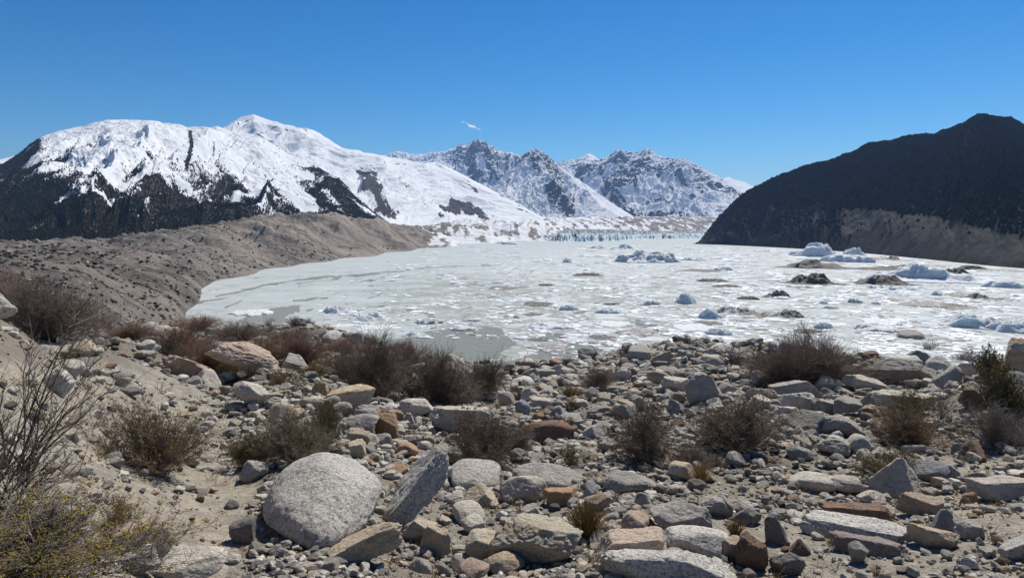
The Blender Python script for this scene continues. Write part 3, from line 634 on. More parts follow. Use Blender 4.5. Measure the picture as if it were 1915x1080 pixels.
# ------------------------------------------------------------------ forest on the left mountain, scrub on the right one
rng = np.random.default_rng(5)
def scatter_trees(name, label, data, dens, n, hr, color, wr=0.30):
    X, Y, Z, px, py, at, T = data
    ok = (T < 1.0) & (px > -60) & (px < 1980)
    p = np.where(ok, dens(X, Y, Z, px, py, at), 0).astype(float)
    Dd = np.hypot(X, Y); p = p * Dd * np.abs(np.gradient(Dd, axis=0)); p = p.ravel() / p.sum()
    idx = rng.choice(p.size, n, p=p); nc = X.shape[1]
    idx = np.clip(idx, nc, p.size - nc - 1); f1 = rng.random(n)[:, None]; f2 = rng.random(n)[:, None]
    V = np.stack([X, Y, Z], -1).reshape(-1, 3); P = V[idx]; P = P + (V[idx + 1] - P) * f1 + (V[idx + nc] - P) * f2
    h = rng.uniform(*hr, n); r = h * rng.uniform(wr * .7, wr * 1.2, n); k = 5
    a = np.linspace(0, 2 * pi, k, endpoint=False)[None, :] + rng.uniform(0, 6, n)[:, None]
    rr = r[:, None] * rng.uniform(.7, 1.25, (n, k))
    ring = np.stack([P[:, None, 0] + rr * np.cos(a), P[:, None, 1] + rr * np.sin(a), P[:, None, 2] + h[:, None] * rng.uniform(.0, .22, (n, k)) - 0.5], -1)
    tip = P + np.stack([rng.normal(0, .04, n) * h, 0 * h, h], -1)
    VV = np.concatenate([ring, tip[:, None]], 1).reshape(-1, 3)
    b0 = (np.arange(n) * (k + 1))[:, None]
    Fc = np.stack([np.stack([b0[:, 0] + i, b0[:, 0] + (i + 1) % k, b0[:, 0] + k], -1) for i in range(k)], 1).reshape(-1, 3)
    m, t, b = new_mat(name); v = coord(t)
    setc(t, b, mixc(t, ramp(t, noise(t, v, 0.03, 5, .7), [(.35, 0.0), (.65, 1.0)]), color[0], color[1]))
    b.inputs['Specular IOR Level'].default_value = 0.03; b.inputs['Roughness'].default_value = 1
    o = link(name, mesh_np(name, VV, Fc, False), m); tag(o, label, 'forest', kind='stuff')
def dA(X, Y, Z, px, py, at): return sst(at['rock'] + .10 * fbm(X / 14, Y / 14, 2, 6), .02, .75) ** 1.4 * sst(py, 236, 320) + 0.004 * sst(py, 250, 300)
scatter_trees('conifer_forest', 'dark conifer forest covering the lower slope of the left mountain', A_, dA, 78000, (2.0, 5.2), ((.030, .034, .020), (.055, .047, .030)), .42)
def dG(X, Y, Z, px, py, at): return np.clip(0.9 - at['band'] * 1.6, 0.02, 1) * sst(-py, -475, -330)
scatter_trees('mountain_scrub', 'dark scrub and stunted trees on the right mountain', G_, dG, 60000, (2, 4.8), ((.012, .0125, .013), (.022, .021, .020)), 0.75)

# ------------------------------------------------------------------ rocks
def ico(level):
    bm = bmesh.new(); bmesh.ops.create_icosphere(bm, subdivisions=level, radius=1)
    V = np.array([v.co[:] for v in bm.verts]); Fc = np.array([[v.index for v in f.verts] for f in bm.faces]); bm.free()
    return V, Fc
ICO = {k: ico(k) for k in (1, 2, 3, 4, 5, 6)}
def rock_verts(seed, kind, level):
    r = np.random.default_rng(seed); V, Fc = ICO[level]
    K, p, lo, hi, asp, rough = {
        'bulk': (26, 16, .84, 1.02, (1, .95, .84), .034), 'block': (13, 60, .60, 1.0, (1, .85, .72), .065), 'round': (15, 30, .74, 1.04, (1, .9, .8), .036), 'slab': (14, 60, .6, 1.0, (1.2, .85, .42), .08),
        'wedge': (10, 60, .45, .95, (1, .8, .8), .07), 'angular': (14, 60, .58, 1.02, (1, .85, .75), .085)}[kind]
    n = r.normal(size=(K, 3)); n /= np.linalg.norm(n, axis=1)[:, None]
    if kind in ('block', 'slab'):
        base = np.array([(1, 0, 0), (-1, 0, 0), (0, 1, 0), (0, -1, 0), (0, 0, 1), (0, 0, -1)], float) + r.normal(0, .30 if kind == 'bulk' else .2, (6, 3))
        n[:6] = base / np.linalg.norm(base, axis=1)[:, None]
    if kind == 'wedge':
        base = np.array([(0.1, 0, -1), (.9, 0, .42), (-.9, .1, .42), (0, -.9, .35), (0, .9, .45)], float) + r.normal(0, .14, (5, 3)); n[:5] = base / np.linalg.norm(base, axis=1)[:, None]
    dd = r.uniform(lo, hi, K)
    if kind in ('block', 'slab'): dd[:6] = r.uniform(.62, .82, 6); dd[6:] = r.uniform(.78, 1.02, K - 6)
    dots = np.maximum(V @ n.T, 1e-3)
    rad = (((dots / dd[None, :]) ** p).sum(1) + (1 / 1.15) ** p) ** (-1 / p)
    P = V * rad[:, None]
    if level >= 3:
        o = r.uniform(-50, 50, 3)
        q = rough * ((1.3 if kind == 'slab' else .45) * perlin3(P * 2.2 + o, seed) + .38 * (1 - 2 * np.abs(perlin3(P * 4.5 + o, seed + 1))) + (.33 * (1 - 2 * np.abs(perlin3(P * 10 + o, seed + 2))) + .22 * perlin3(P * 24 + o, seed + 3) if level >= 4 else 0))
        q = q - rough * 1.6 * np.maximum(0, .18 - np.abs(perlin3(P * 1.8 - o, seed + 7))) / .18 * .35
        q = q + rough * .5 * np.round(2.5 * perlin3(P * 1.3 + o * .5, seed + 9)) / 2.5
        P = P * (1 + q[:, None])
    P = P * np.array(asp)
    if kind == 'bulk': P[:, :2] *= (1 - .22 * np.clip(P[:, 2:3], -1, 1))
    return P, Fc
def rotz(a): return np.array([[cos(a), -sin(a), 0], [sin(a), cos(a), 0], [0, 0, 1]])
def roty(a): return np.array([[cos(a), 0, sin(a)], [0, 1, 0], [-sin(a), 0, cos(a)]])
def rotx(a): return np.array([[1, 0, 0], [0, cos(a), -sin(a)], [0, sin(a), cos(a)]])
CNAME = {'speck': 'speckled grey', 'pale': 'pale', 'grey': 'grey', 'dark': 'dark', 'tan': 'tan', 'pink': 'pinkish', 'rust': 'rust brown', 'orange': 'orange', 'blue': 'bluish grey', 'purple': 'purplish', 'green': 'greenish grey'}
KNAME = {'bulk': 'boulder', 'block': 'blocky rock', 'round': 'rounded rock', 'slab': 'slab', 'wedge': 'pointed rock', 'angular': 'angular rock'}
placed = []     # (x, y, radius, px, py) of every rock and bush root, to keep scattered stones apart
LM = []         # landmarks for labels: (x, y, short phrase)
AUTO = []       # things whose label is written from their neighbours
def rock(x0, x1, y0, y1, kind, colr, label=None, short=None, tilt=0, seed=None, depth=0.85, bury=0.14):
    cx = (x0 + x1) / 2; w_, h_ = x1 - x0, y1 - y0
    hit = ground_hit(cx, min(y1 - 0.10 * h_, 1150))
    if hit is None: return
    x, y, z, d = hit; az = atan2(x, y); dx, dy = sin(az), cos(az)
    rng_ = hypot(d, CZ - z) * 1.0
    k = rng_ / F * cos(atan((cx - 957.5) / F)) ** 0.4
    Wd = w_ * k; th = atan2(CZ - z, d)
    Dp = min(Wd, max(h_ * k * 1.3, Wd * .5)) * (1.5 if kind == 'bulk' else 1.08 if kind == 'round' else depth)
    Hh = max(0.45 * h_ * k, (h_ * k - Dp * sin(th) * 0.55) / cos(th)) * (1 + bury)
    if seed is None: seed = int(x0 * 7 + y0 * 13) % 9973
    lev = 6 if w_ > 120 else (5 if w_ > 45 else (4 if w_ > 16 else 3))
    P, Fc = rock_verts(seed, kind, lev)
    P = P @ rotz(seed * 1.7 % 0.9 - 0.45).T
    if tilt: P = P @ roty(radians(tilt)).T
    mn, mx = P.min(0), P.max(0); P = (P - (mn + mx) / 2) / (mx - mn)
    P = P * np.array([Wd, Dp, Hh]); P = P @ rotz(-az).T
    x += dx * Dp * 0.36; y += dy * Dp * 0.36
    zg = min(H1(x, y), z + 0.3)
    P[:, 2] += Hh * (0.5 - bury)
    name = {'bulk': 'boulder', 'slab': 'rock_slab', 'round': 'boulder', 'block': 'boulder', 'wedge': 'pointed_rock', 'angular': 'rock'}[kind]
    o = link(name, mesh_np(name, P, Fc, True), RM[colr], loc=(x, y, zg))
    o['category'] = 'rock'; o['kind'] = 'thing'
    if label: o['label'] = label; LM.append((x, y, short or label))
    else: AUTO.append((o, x, y, f'{CNAME[colr]} {KNAME[kind]}'))
    placed.append((x, y, max(Wd, Dp) * 0.46, cx, y1)); return o
R_ = [
 (496, 718, 850, 1034, 'bulk', 'speck', 'largest boulder, rounded pale granite with dark speckles, low on the slope', 'the largest speckled boulder'),
 (713, 848, 852, 1004, 'slab', 'speck', 'tall grey slab leaning to the right beside the largest boulder', 'the leaning slab', -52),
 (592, 748, 985, 1068, 'slab', 'tan', 'tan flat rock with orange stains below the largest boulder', 'the stained tan rock', -14),
 (843, 938, 856, 930, 'bulk', 'speck', 'rounded speckled boulder just right of the leaning slab', 'the boulder beside the leaning slab'),
 (918, 1086, 970, 1072, 'angular', 'green', 'big greenish tan boulder at the bottom centre left of the dry grass tuft', 'the greenish tan boulder', 12),
 (1106, 1246, 995, 1078, 'block', 'pink', 'pinkish tan block with a flat face, below the dry grass tuft', 'the pinkish tan block'),
 (1130, 1368, 1030, 1110, 'angular', 'speck', 'long dark speckled white rock cut by the bottom edge', 'the long bottom rock', -8),
 (1214, 1326, 938, 1012, 'angular', 'grey', 'big rough grey boulder behind the long bottom rock', 'the rough grey boulder'),
 (1244, 1358, 988, 1042, 'round', 'speck', 'low whitish rounded rock in front of the rough grey boulder', 'the low whitish rock'),
 (1163, 1222, 958, 1008, 'round', 'pink', 'brownish pink rock left of the rough grey boulder', None),
 (910, 980, 1032, 1082, 'round', 'tan', 'smooth brown rounded rock below the greenish tan boulder', 'the smooth brown rock'),
 (860, 914, 1048, 1090, 'round', 'pink', None), (872, 936, 996, 1054, 'block', 'green', None),
 (958, 1088, 868, 928, 'round', 'grey', 'long smooth grey boulder above the pale rubble', 'the long smooth boulder', 8),
 (935, 1022, 888, 946, 'angular', 'pale', None), (862, 932, 905, 952, 'wedge', 'tan', None), (846, 906, 942, 986, 'round', 'pale', None), (862, 906, 962, 1002, 'round', 'pale', None),
 (1015, 1082, 914, 948, 'slab', 'orange', None), (965, 1014, 944, 980, 'wedge', 'pale', None), (1128, 1228, 886, 928, 'round', 'grey', None), (1250, 1296, 862, 902, 'round', 'tan', None),
 (1184, 1222, 922, 958, 'wedge', 'grey', None), (1312, 1366, 930, 968, 'angular', 'grey', None),
 (438, 505, 716, 770, 'angular', 'pale', 'whitish boulder at the edge of the sandy slope', 'the whitish slope boulder'), (404, 442, 698, 718, 'round', 'pale', None),
 (306, 392, 667, 712, 'slab', 'pink', 'reddish pink tilted block with a dark underside on the sandy slope', 'the reddish block', 22),
 (392, 528, 643, 714, 'slab', 'pink', 'very long pale pink slab sloping down to the right', 'the long pink slab', 26),
 (526, 576, 660, 696, 'wedge', 'grey', 'grey striped wedge rock between brown thickets', 'the striped wedge'),
 (612, 702, 722, 770, 'block', 'tan', 'big tan cube shaped boulder below the large thicket', 'the cube shaped boulder'),
 (656, 712, 754, 786, 'angular', 'grey', None), (621, 659, 752, 780, 'round', 'grey', None), (593, 629, 749, 792, 'wedge', 'rust', None), (562, 620, 743, 767, 'block', 'tan', None),
 (583, 615, 716, 746, 'wedge', 'orange', None), (632, 709, 774, 815, 'round', 'grey', None),
 (702, 744, 774, 822, 'block', 'orange', 'upright bright orange block among grey boulders', 'the orange block'),
 (652, 690, 802, 834, 'block', 'tan', None), (681, 708, 811, 839, 'round', 'grey', None), (649, 684, 827, 860, 'block', 'green', None),
 (741, 782, 828, 859, 'round', 'orange', 'small rounded orange yellow rock with dark spots', 'the orange yellow rock'),
 (747, 812, 749, 789, 'angular', 'pale', None), (798, 922, 760, 817, 'slab', 'pale', 'big pale flat boulder behind the tall olive shrub', 'the big pale flat boulder', 8), (751, 777, 771, 802, 'wedge', 'grey', None),
 (715, 752, 756, 777, 'round', 'speck', None), (797, 865, 833, 870, 'round', 'grey', None),
 (992, 1037, 743, 772, 'slab', 'pale', None), (970, 1082, 780, 834, 'round', 'rust', 'large red brown boulder half hidden by shrubs', 'the red brown boulder'), (1046, 1093, 774, 815, 'block', 'grey', None),
 (1089, 1135, 792, 828, 'round', 'speck', None), (963, 992, 749, 781, 'angular', 'blue', None),
 (1239, 1290, 707, 743, 'block', 'pale', 'white flat faced block beside the split upright rock', 'the white block'),
 (1282, 1352, 698, 764, 'wedge', 'grey', 'tall split upright grey rock on the right side', 'the split upright rock'), (1246, 1271, 749, 782, 'angular', 'blue', None), (1184, 1215, 742, 770, 'angular', 'tan', None),
 (1096, 1121, 725, 751, 'round', 'grey', None), (1134, 1169, 722, 740, 'slab', 'grey', None), (1210, 1260, 655, 686, 'slab', 'tan', 'brown block resting aslant on the crest rubble', 'the aslant brown block', -18),
 (1172, 1222, 648, 681, 'block', 'grey', 'grey cube boulder on the crest above the lake', 'the crest cube boulder'), (1223, 1253, 676, 700, 'block', 'dark', None), (1308, 1354, 666, 694, 'round', 'pale', None), (1343, 1381, 716, 743, 'round', 'grey', None),
 (1171, 1198, 727, 742, 'round', 'tan', None), (1111, 1142, 759, 777, 'block', 'grey', None),
 (1671, 1725, 621, 656, 'round', 'grey', 'rounded grey boulder standing against the ice on the right crest', 'the crest boulder on the ice side'), (1624, 1659, 633, 653, 'round', 'dark', None),
 (1687, 1758, 657, 688, 'wedge', 'blue', 'bluish grey wedge rock behind the great grey slab', 'the bluish wedge'), (1608, 1760, 678, 724, 'wedge', 'grey', 'great sloping grey slab in the upper right rubble', 'the great grey slab'),
 (1440, 1543, 712, 749, 'block', 'grey', 'long flat topped block below the biggest brown thicket', 'the long flat block'), (1504, 1552, 694, 714, 'slab', 'grey', None), (1543, 1588, 692, 722, 'slab', 'grey', None), (1522, 1581, 706, 740, 'round', 'pale', None),
 (1461, 1524, 734, 778, 'angular', 'pale', None), (1579, 1653, 707, 741, 'slab', 'pale', None, None, 12), (1522, 1572, 751, 782, 'angular', 'grey', None), (1561, 1608, 742, 785, 'round', 'grey', None),
 (1475, 1546, 773, 822, 'round', 'dark', None), (1448, 1500, 758, 786, 'slab', 'pale', None), (1537, 1614, 778, 824, 'angular', 'grey', 'low broad boulder in the middle of the right boulder pile', 'the low broad boulder'),
 (1643, 1742, 740, 774, 'slab', 'pale', None), (1635, 1677, 733, 749, 'block', 'orange', 'small orange tan block on the right boulder pile', 'the orange tan block'), (1611, 1642, 733, 764, 'angular', 'grey', None), (1630, 1662, 787, 809, 'round', 'tan', None),
 (1797, 1840, 731, 769, 'wedge', 'rust', 'brown triangular rock near the green conifer shrub', 'the brown triangle'), (1886, 1975, 640, 726, 'block', 'tan', 'big tan rock cut by the right edge', 'the right edge rock'), (1868, 1960, 712, 800, 'round', 'grey', None),
 (1786, 1838, 684, 712, 'slab', 'pale', None), (1830, 1862, 696, 718, 'slab', 'pale', None), (1581, 1624, 813, 852, 'round', 'pale', None), (1531, 1585, 824, 857, 'angular', 'pale', None), (1471, 1519, 836, 864, 'round', 'grey', None),
 (1632, 1716, 861, 938, 'wedge', 'pale', 'tall whitish rock with a steep left face, lower right', 'the tall whitish rock'), (1698, 1767, 861, 906, 'round', 'blue', 'rounded dark grey boulder right behind the tall whitish rock', 'the rounded dark boulder'),
 (1765, 1791, 871, 902, 'round', 'grey', None), (1480, 1556, 888, 922, 'round', 'pale', None, None, 10), (1554, 1609, 894, 926, 'round', 'pale', None),
 (1539, 1666, 944, 988, 'slab', 'rust', 'red brown slab lying on a rough grey one', 'the red brown slab', -7), (1508, 1690, 968, 1014, 'slab', 'speck', 'long rough grey slab under the red brown one', 'the rough grey slab', -6),
 (1562, 1684, 1003, 1042, 'slab', 'purple', 'flat purplish slab sunk in the sand, lower right', 'the purplish slab'), (1588, 1620, 1019, 1056, 'angular', 'grey', None), (1704, 1780, 990, 1029, 'angular', 'tan', 'dark brown angular rock right of the purplish slab', 'the dark brown rock'),
 (1431, 1471, 970, 1022, 'wedge', 'dark', None), (1474, 1513, 1010, 1041, 'wedge', 'rust', None), (1442, 1501, 1034, 1082, 'angular', 'dark', None), (1377, 1432, 1008, 1072, 'angular', 'rust', 'rust brown rock with a broken face near the bottom edge', 'the broken rust rock'),
 (1344, 1390, 1010, 1054, 'block', 'pink', None), (1822, 1935, 896, 940, 'slab', 'pale', 'white sunlit slab half buried at the right edge', 'the white half buried slab', -14), (1788, 1834, 976, 1012, 'slab', 'grey', None),
 (1876, 1935, 1000, 1056, 'slab', 'speck', None, None, -40), (1747, 1783, 956, 996, 'wedge', 'blue', None), (1606, 1652, 916, 942, 'round', 'pale', None), (1684, 1756, 932, 970, 'slab', 'pink', None),
 (1338, 1369, 929, 968, 'round', 'grey', None), (1366, 1422, 950, 984, 'wedge', 'dark', None),
 (216, 312, 988, 1058, 'block', 'pink', 'pinkish tan block beside the yellow leaved shrub', 'the block by the yellow shrub'), (284, 416, 1036, 1110, 'round', 'pale', 'pale tan boulder cut by the bottom edge, left', 'the pale bottom boulder'),
 (218, 292, 1030, 1080, 'angular', 'speck', None), (433, 477, 972, 1020, 'block', 'dark', 'dark sided cube with a white top left of the largest boulder', 'the white topped cube'),
 (86, 135, 694, 745, 'angular', 'speck', 'black and white lichened rock on the left sandy slope', 'the lichened rock'), (120, 156, 675, 711, 'round', 'pale', None), (-70, 18, 550, 612, 'angular', 'speck', 'lichened rock at the left edge beside the brown thicket', 'the left edge rock'),
 (135, 176, 640, 672, 'angular', 'tan', None), (258, 289, 640, 660, 'round', 'pale', None), (755, 818, 975, 1025, 'angular', 'green', None), (788, 842, 988, 1046, 'wedge', 'tan', None), (670, 697, 1020, 1062, 'round', 'grey', None),
 (1000, 1040, 690, 705, 'slab', 'grey', None), (1040, 1075, 700, 722, 'angular', 'grey', None), (1140, 1180, 690, 712, 'slab', 'pale', None), (1190, 1230, 700, 716, 'slab', 'grey', None), (1060, 1100, 745, 765, 'round', 'pale', None),
 (1400, 1440, 745, 775, 'round', 'pale', None), (1395, 1450, 725, 750, 'angular', 'tan', None), (560, 600, 780, 800, 'round', 'pale', None), (1690, 1740, 830, 850, 'slab', 'pale', None), (170, 200, 618, 634, 'angular', 'pale', None),
 (215, 250, 700, 716, 'round', 'grey', None), (180, 196, 706, 718, 'round', 'pale', None), (330, 352, 700, 716, 'round', 'speck', None), (225, 262, 726, 742, 'angular', 'dark', None), (940, 975, 1078, 1100, 'round', 'pale', None),
]
for r in R_: rock(*r)

# twelve shapes for the scattered stones, four colours each
def proto(seed, kind, lev, colr):
    P, Fc = rock_verts(seed, kind, lev); P = P @ rotx(0.2 * sin(seed)).T
    mn, mx = P.min(0), P.max(0); P = (P - (mn + mx) / 2) / (mx - mn).max(); P[:, 2] -= P[:, 2].min() * 0.72
    return mesh_np('rock', P, Fc, True)
PK = ['angular', 'block', 'angular', 'round', 'slab', 'wedge', 'block', 'angular']
PROT = {}
rr_ = random.Random(3)
def in_sand(px, py): return bool(inpoly(np.array([px]), np.array([py]), [(-900, 500), (30, 560), (200, 650), (330, 700), (430, 770), (430, 830), (480, 900), (450, 1200), (-900, 1500)])[0])
cells = {}
def cell_add(x, y, r):
    cells.setdefault((int(x // 3), int(y // 3)), []).append((x, y, r))
for (x, y, r, a, b) in placed: cell_add(x, y, r)
def free(x, y, r, over=0.8):
    cx, cy = int(x // 3), int(y // 3)
    for i in (-1, 0, 1):
        for j in (-1, 0, 1):
            for (a, b, q) in cells.get((cx + i, cy + j), ()):
                if hypot(a - x, b - y) < (r + q) * over: return False
    return True
def rubble_density(px, py):
    if in_sand(px, py): return 0.03
    if px < 830 and py < 690: return 0.22
    if px > 1300 and py > 900: return 0.35 if px < 1640 else 0.22
    if px > 1640 and py > 780: return 0.4
    if 780 < px < 1560 and py > 650: return 1.0
    if 540 < px <= 780 and py > 745: return 1.0
    return 0.55
n_ind = 300 - len(placed)
cand = []
tries = 0
while len(cand) < n_ind and tries < 90000:
    tries += 1
    d = math.exp(rr_.uniform(math.log(5.0), math.log(46))); az = radians(rr_.uniform(-40, 40))
    x, y = d * sin(az), d * cos(az)
    size = (0.0218 + 0.024 * rr_.random() ** 1.7) * d
    px, py = proj(np.array([x]), np.array([y]), np.array([H1(x, y)])); px, py = float(px[0]), float(py[0])
    if not (-10 < px < 1925 and py < 1085) or rr_.random() > rubble_density(px, py): continue
    if not free(x, y, size * .5, 0.85): continue
    cell_add(x, y, size * .45); cand.append((x, y, d, size, px, py)); placed.append((x, y, size * .45, px, py))
for (x, y, d, size, px, py) in cand:
    kind = rr_.choice(PK); colr = rr_.choices(['pale', 'grey', 'speck', 'tan', 'pink', 'rust', 'dark', 'orange', 'green'], [26, 28, 18, 10, 6, 3, 5, 2, 5])[0]
    key = (kind, rr_.randrange(4), colr)
    if key not in PROT: PROT[key] = proto(hash((PK.index(kind), key[1])) % 1000 + 17, kind, 4, colr)
    nm = {'slab': 'rock_slab', 'round': 'boulder', 'block': 'boulder', 'wedge': 'pointed_rock', 'angular': 'rock'}[kind]
    o = link(nm, PROT[key], RM[colr], loc=(x, y, H1(x, y) - size * 0.05)); o['category'] = 'rock'; o['kind'] = 'thing'; o['group'] = 'loose rocks scattered over the slope'
    s_ = size * 1.15; o.scale = (s_ * rr_.uniform(.8, 1.1), s_ * rr_.uniform(.7, 1.0), s_ * rr_.uniform(.6, 1.0))
    o.rotation_euler = (rr_.uniform(-.3, .3), rr_.uniform(-.3, .3), rr_.uniform(0, 6.28))
    AUTO.append((o, x, y, f'{CNAME[colr]} {KNAME[kind]}'))

# ------------------------------------------------------------------ the uncountable smaller stones, one mesh per field
TINTS = np.array([(.58, .55, .49), (.50, .475, .43), (.40, .38, .35), (.64, .62, .58), (.46, .40, .32), (.50, .39, .30), (.26, .245, .23), (.30, .20, .14), (.44, .34, .24), (.13, .125, .12)])
TINTS = TINTS * np.array([1.05, 1.02, .96])
TW = np.array([20, 20, 18, 12, 10, 6, 7, 3, 2, 3], float); TW /= TW.sum()
def stone_mat():
    m, t, b = new_mat('loose_stones'); v = coord(t)
    c = attr(t, 'tint', 'Color')
    c = mixc(t, ramp(t, noise(t, v, 18, 6, .7), [(.40, .7), (.58, 0.0)]), c, mixc(t, 1.0, c, (.45, .45, .45), 'MULTIPLY'))
    c = mixc(t, ramp(t, noise(t, v, 120, 3, .7), [(.55, 0.0), (.63, 0.6)]), c, (.10, .098, .095))
    setc(t, b, c); bump(t, b, noise(t, v, 35, 6, .7), .02, .9); return m
M_ST = stone_mat()
def stone_field(name, label, x, y, size, lev, tints=TINTS, tw=TW, seed=1, sink=0.15):
    r = np.random.default_rng(seed); n = len(x); protos = [rock_verts(900 + i, PK[i % 8], lev) for i in range(16)]
    z = height(x, y); allV, allF, allC = [], [], []; off = 0; which = r.integers(0, 16, n)
    for k in range(16):
        s = np.where(which == k)[0]
        if len(s) == 0: continue
        P, Fc = protos[k]; P = (P - (P.max(0) + P.min(0)) / 2) / (P.max(0) - P.min(0)).max()
        a = r.uniform(0, 2 * pi, len(s)); tx = r.uniform(-.5, .5, len(s))
        sc = size[s][:, None] * np.stack([r.uniform(.8, 1.2, len(s)), r.uniform(.7, 1.1, len(s)), r.uniform(.5, .95, len(s))], 1)
        Q = P[None] * sc[:, None, :]
        ca, sa, ct, st = [f(q)[:, None] for q, f in ((a, np.cos), (a, np.sin), (tx, np.cos), (tx, np.sin))]
        Y1 = Q[:, :, 1] * ct - Q[:, :, 2] * st; Z1 = Q[:, :, 1] * st + Q[:, :, 2] * ct; X1 = Q[:, :, 0]
        VX = X1 * ca - Y1 * sa + x[s][:, None]; VY = X1 * sa + Y1 * ca + y[s][:, None]; VZ = Z1 + (z[s] + sc[:, 2] * (0.5 - sink))[:, None]
        allV.append(np.stack([VX, VY, VZ], -1).reshape(-1, 3)); nv = len(P)
        allF.append((Fc[None] + (np.arange(len(s)) * nv)[:, None, None]).reshape(-1, 3) + off); off += nv * len(s)
        c = tints[r.choice(len(tints), len(s), p=tw)] * r.uniform(.50, 1.08, (len(s), 1))
        c = np.concatenate([c, np.ones((len(s), 1))], 1); allC.append(np.repeat(c, nv, 0))
    me = mesh_np(name, np.concatenate(allV), np.concatenate(allF), False, None, {'tint': np.concatenate(allC)})
    return tag(link(name, me, M_ST), label, 'stones', kind='stuff')
def dens_np(px, py, x, y):
    sand = inpoly(px, py, [(-900, 500), (30, 560), (200, 650), (330, 700), (430, 770), (430, 830), (480, 900), (450, 1200), (-900, 1500)])
    q = np.full(px.shape, .8); q[(px > 780) & (px < 1600) & (py > 645)] = 1.0; q[(px > 1640) & (py > 780)] = .7
    q[(px > 1300) & (py > 940)] = .45; q[(px > 1250) & (px < 1500) & (py > 860) & (py < 960)] = 1.0; q[(px < 830) & (py < 690)] = .38; q[sand] = .13
    return q * (0.18 + 0.82 * sst(fbm(x / 1.8, y / 1.8, 3, 333), -0.4, 0.3))
def field(n, d0, d1, smin, smax, power, seed, azr=47):
    r = np.random.default_rng(seed); d = np.exp(r.uniform(math.log(d0), math.log(d1), n)); az = np.radians(r.uniform(-azr, azr, n))
    x, y = d * np.sin(az), d * np.cos(az); px, py = proj(x, y, height(x, y))
    k = (r.random(n) < dens_np(px, py, x, y)) & (px > -260) & (px < 2300)
    x, y, d = x[k], y[k], d[k]; size = (smin + (smax - smin) * r.random(len(d)) ** power) * d
    ok = np.array([free(a, b, s * .5, .55) for a, b, s in zip(x, y, size)]) if n < 60000 else np.ones(len(d), bool)
    return x[ok], y[ok], size[ok]
a = field(53000, 4.2, 64, .0052, .0215, 1.75, 41)
stone_field('loose_stones', 'loose fist sized stones between the larger rocks', *[q[a[2] / np.hypot(a[0], a[1]) > .0085] for q in a], 3, seed=5)
stone_field('pebble_stones', 'small angular stones filling the gaps between rocks', *[q[a[2] / np.hypot(a[0], a[1]) <= .0085] for q in a], 2, seed=15)
a = field(165000, 4.0, 80, .0016, .0066, 1.8, 43)
stone_field('gravel_stones', 'coarse gravel covering the slope', *a, 1, seed=6)
# stones and scrub on the far bank
r = np.random.default_rng(77); n = 15000
d = np.exp(r.uniform(math.log(90), math.log(1300), n)); az = np.radians(r.uniform(-44, -6, n)); x, y = d * np.sin(az), d * np.cos(az); z = height(x, y)
k = z > 0.4; x, y, d, z = x[k], y[k], d[k], z[k]
nearshore = 1 - sst(z, 1, 9); k = r.random(len(d)) < 0.35 + .65 * nearshore; x, y, d = x[k], y[k], d[k]
sz = (0.0010 + .0065 * r.random(len(d)) ** 5) * np.minimum(d, 700) + 0.10
stone_field('bank_boulders', 'pale boulders strewn over the far moraine bank', x, y, sz, 2, TINTS[:7], TW[:7] / TW[:7].sum(), 8)
n = 16000; d = np.exp(r.uniform(math.log(90), math.log(900), n)); az = np.radians(r.uniform(-46, -14, n)); x, y = d * np.sin(az), d * np.cos(az); z = height(x, y)
k = (z > 2) & (fbm(x / 30, y / 30, 4, 88) + r.normal(0, .25, n) > 0.02); x, y, d = x[k], y[k], d[k]
sz = (0.002 + .0045 * r.random(len(d)) ** 2) * np.minimum(d, 420) + .15
o = stone_field('bank_scrub', 'low dark brown scrub dotting the far moraine bank', x, y, sz, 2, np.array([(.075, .055, .045), (.06, .05, .042), (.09, .06, .045), (.055, .05, .038)]), np.ones(4) / 4, 9, .3)

# ------------------------------------------------------------------ shrubs
def unit(v): return v / np.maximum(np.linalg.norm(v, axis=-1, keepdims=True), 1e-9)
def tubes(P, Rd):
    """P (n,k,3) polylines, Rd (n,k) radii -> three sided tubes"""
    n, k, _ = P.shape
    T = unit(np.gradient(P, axis=1)); ref = np.where(np.abs(T[..., 2:3]) > .9, np.array([1., 0, 0]), np.array([0, 0, 1.]))
    A = unit(np.cross(T, ref)); B = np.cross(T, A)
    V = np.stack([P + (A * cos(q) + B * sin(q)) * Rd[..., None] for q in (0, 2.094, 4.189)], 2)      # n,k,3,3
    idx = np.arange(n * k * 3).reshape(n, k, 3)
    Fc = np.stack([np.stack([idx[:, :-1, i], idx[:, :-1, (i + 1) % 3], idx[:, 1:, (i + 1) % 3], idx[:, 1:, i]], -1) for i in range(3)], 2).reshape(-1, 4)
    return V.reshape(-1, 3), Fc
def join(parts):
    V, Fc, off = [], [], 0
    for v, f in parts: V.append(v); Fc.append(f + off); off += len(v)
    return np.concatenate(V), np.concatenate(Fc)
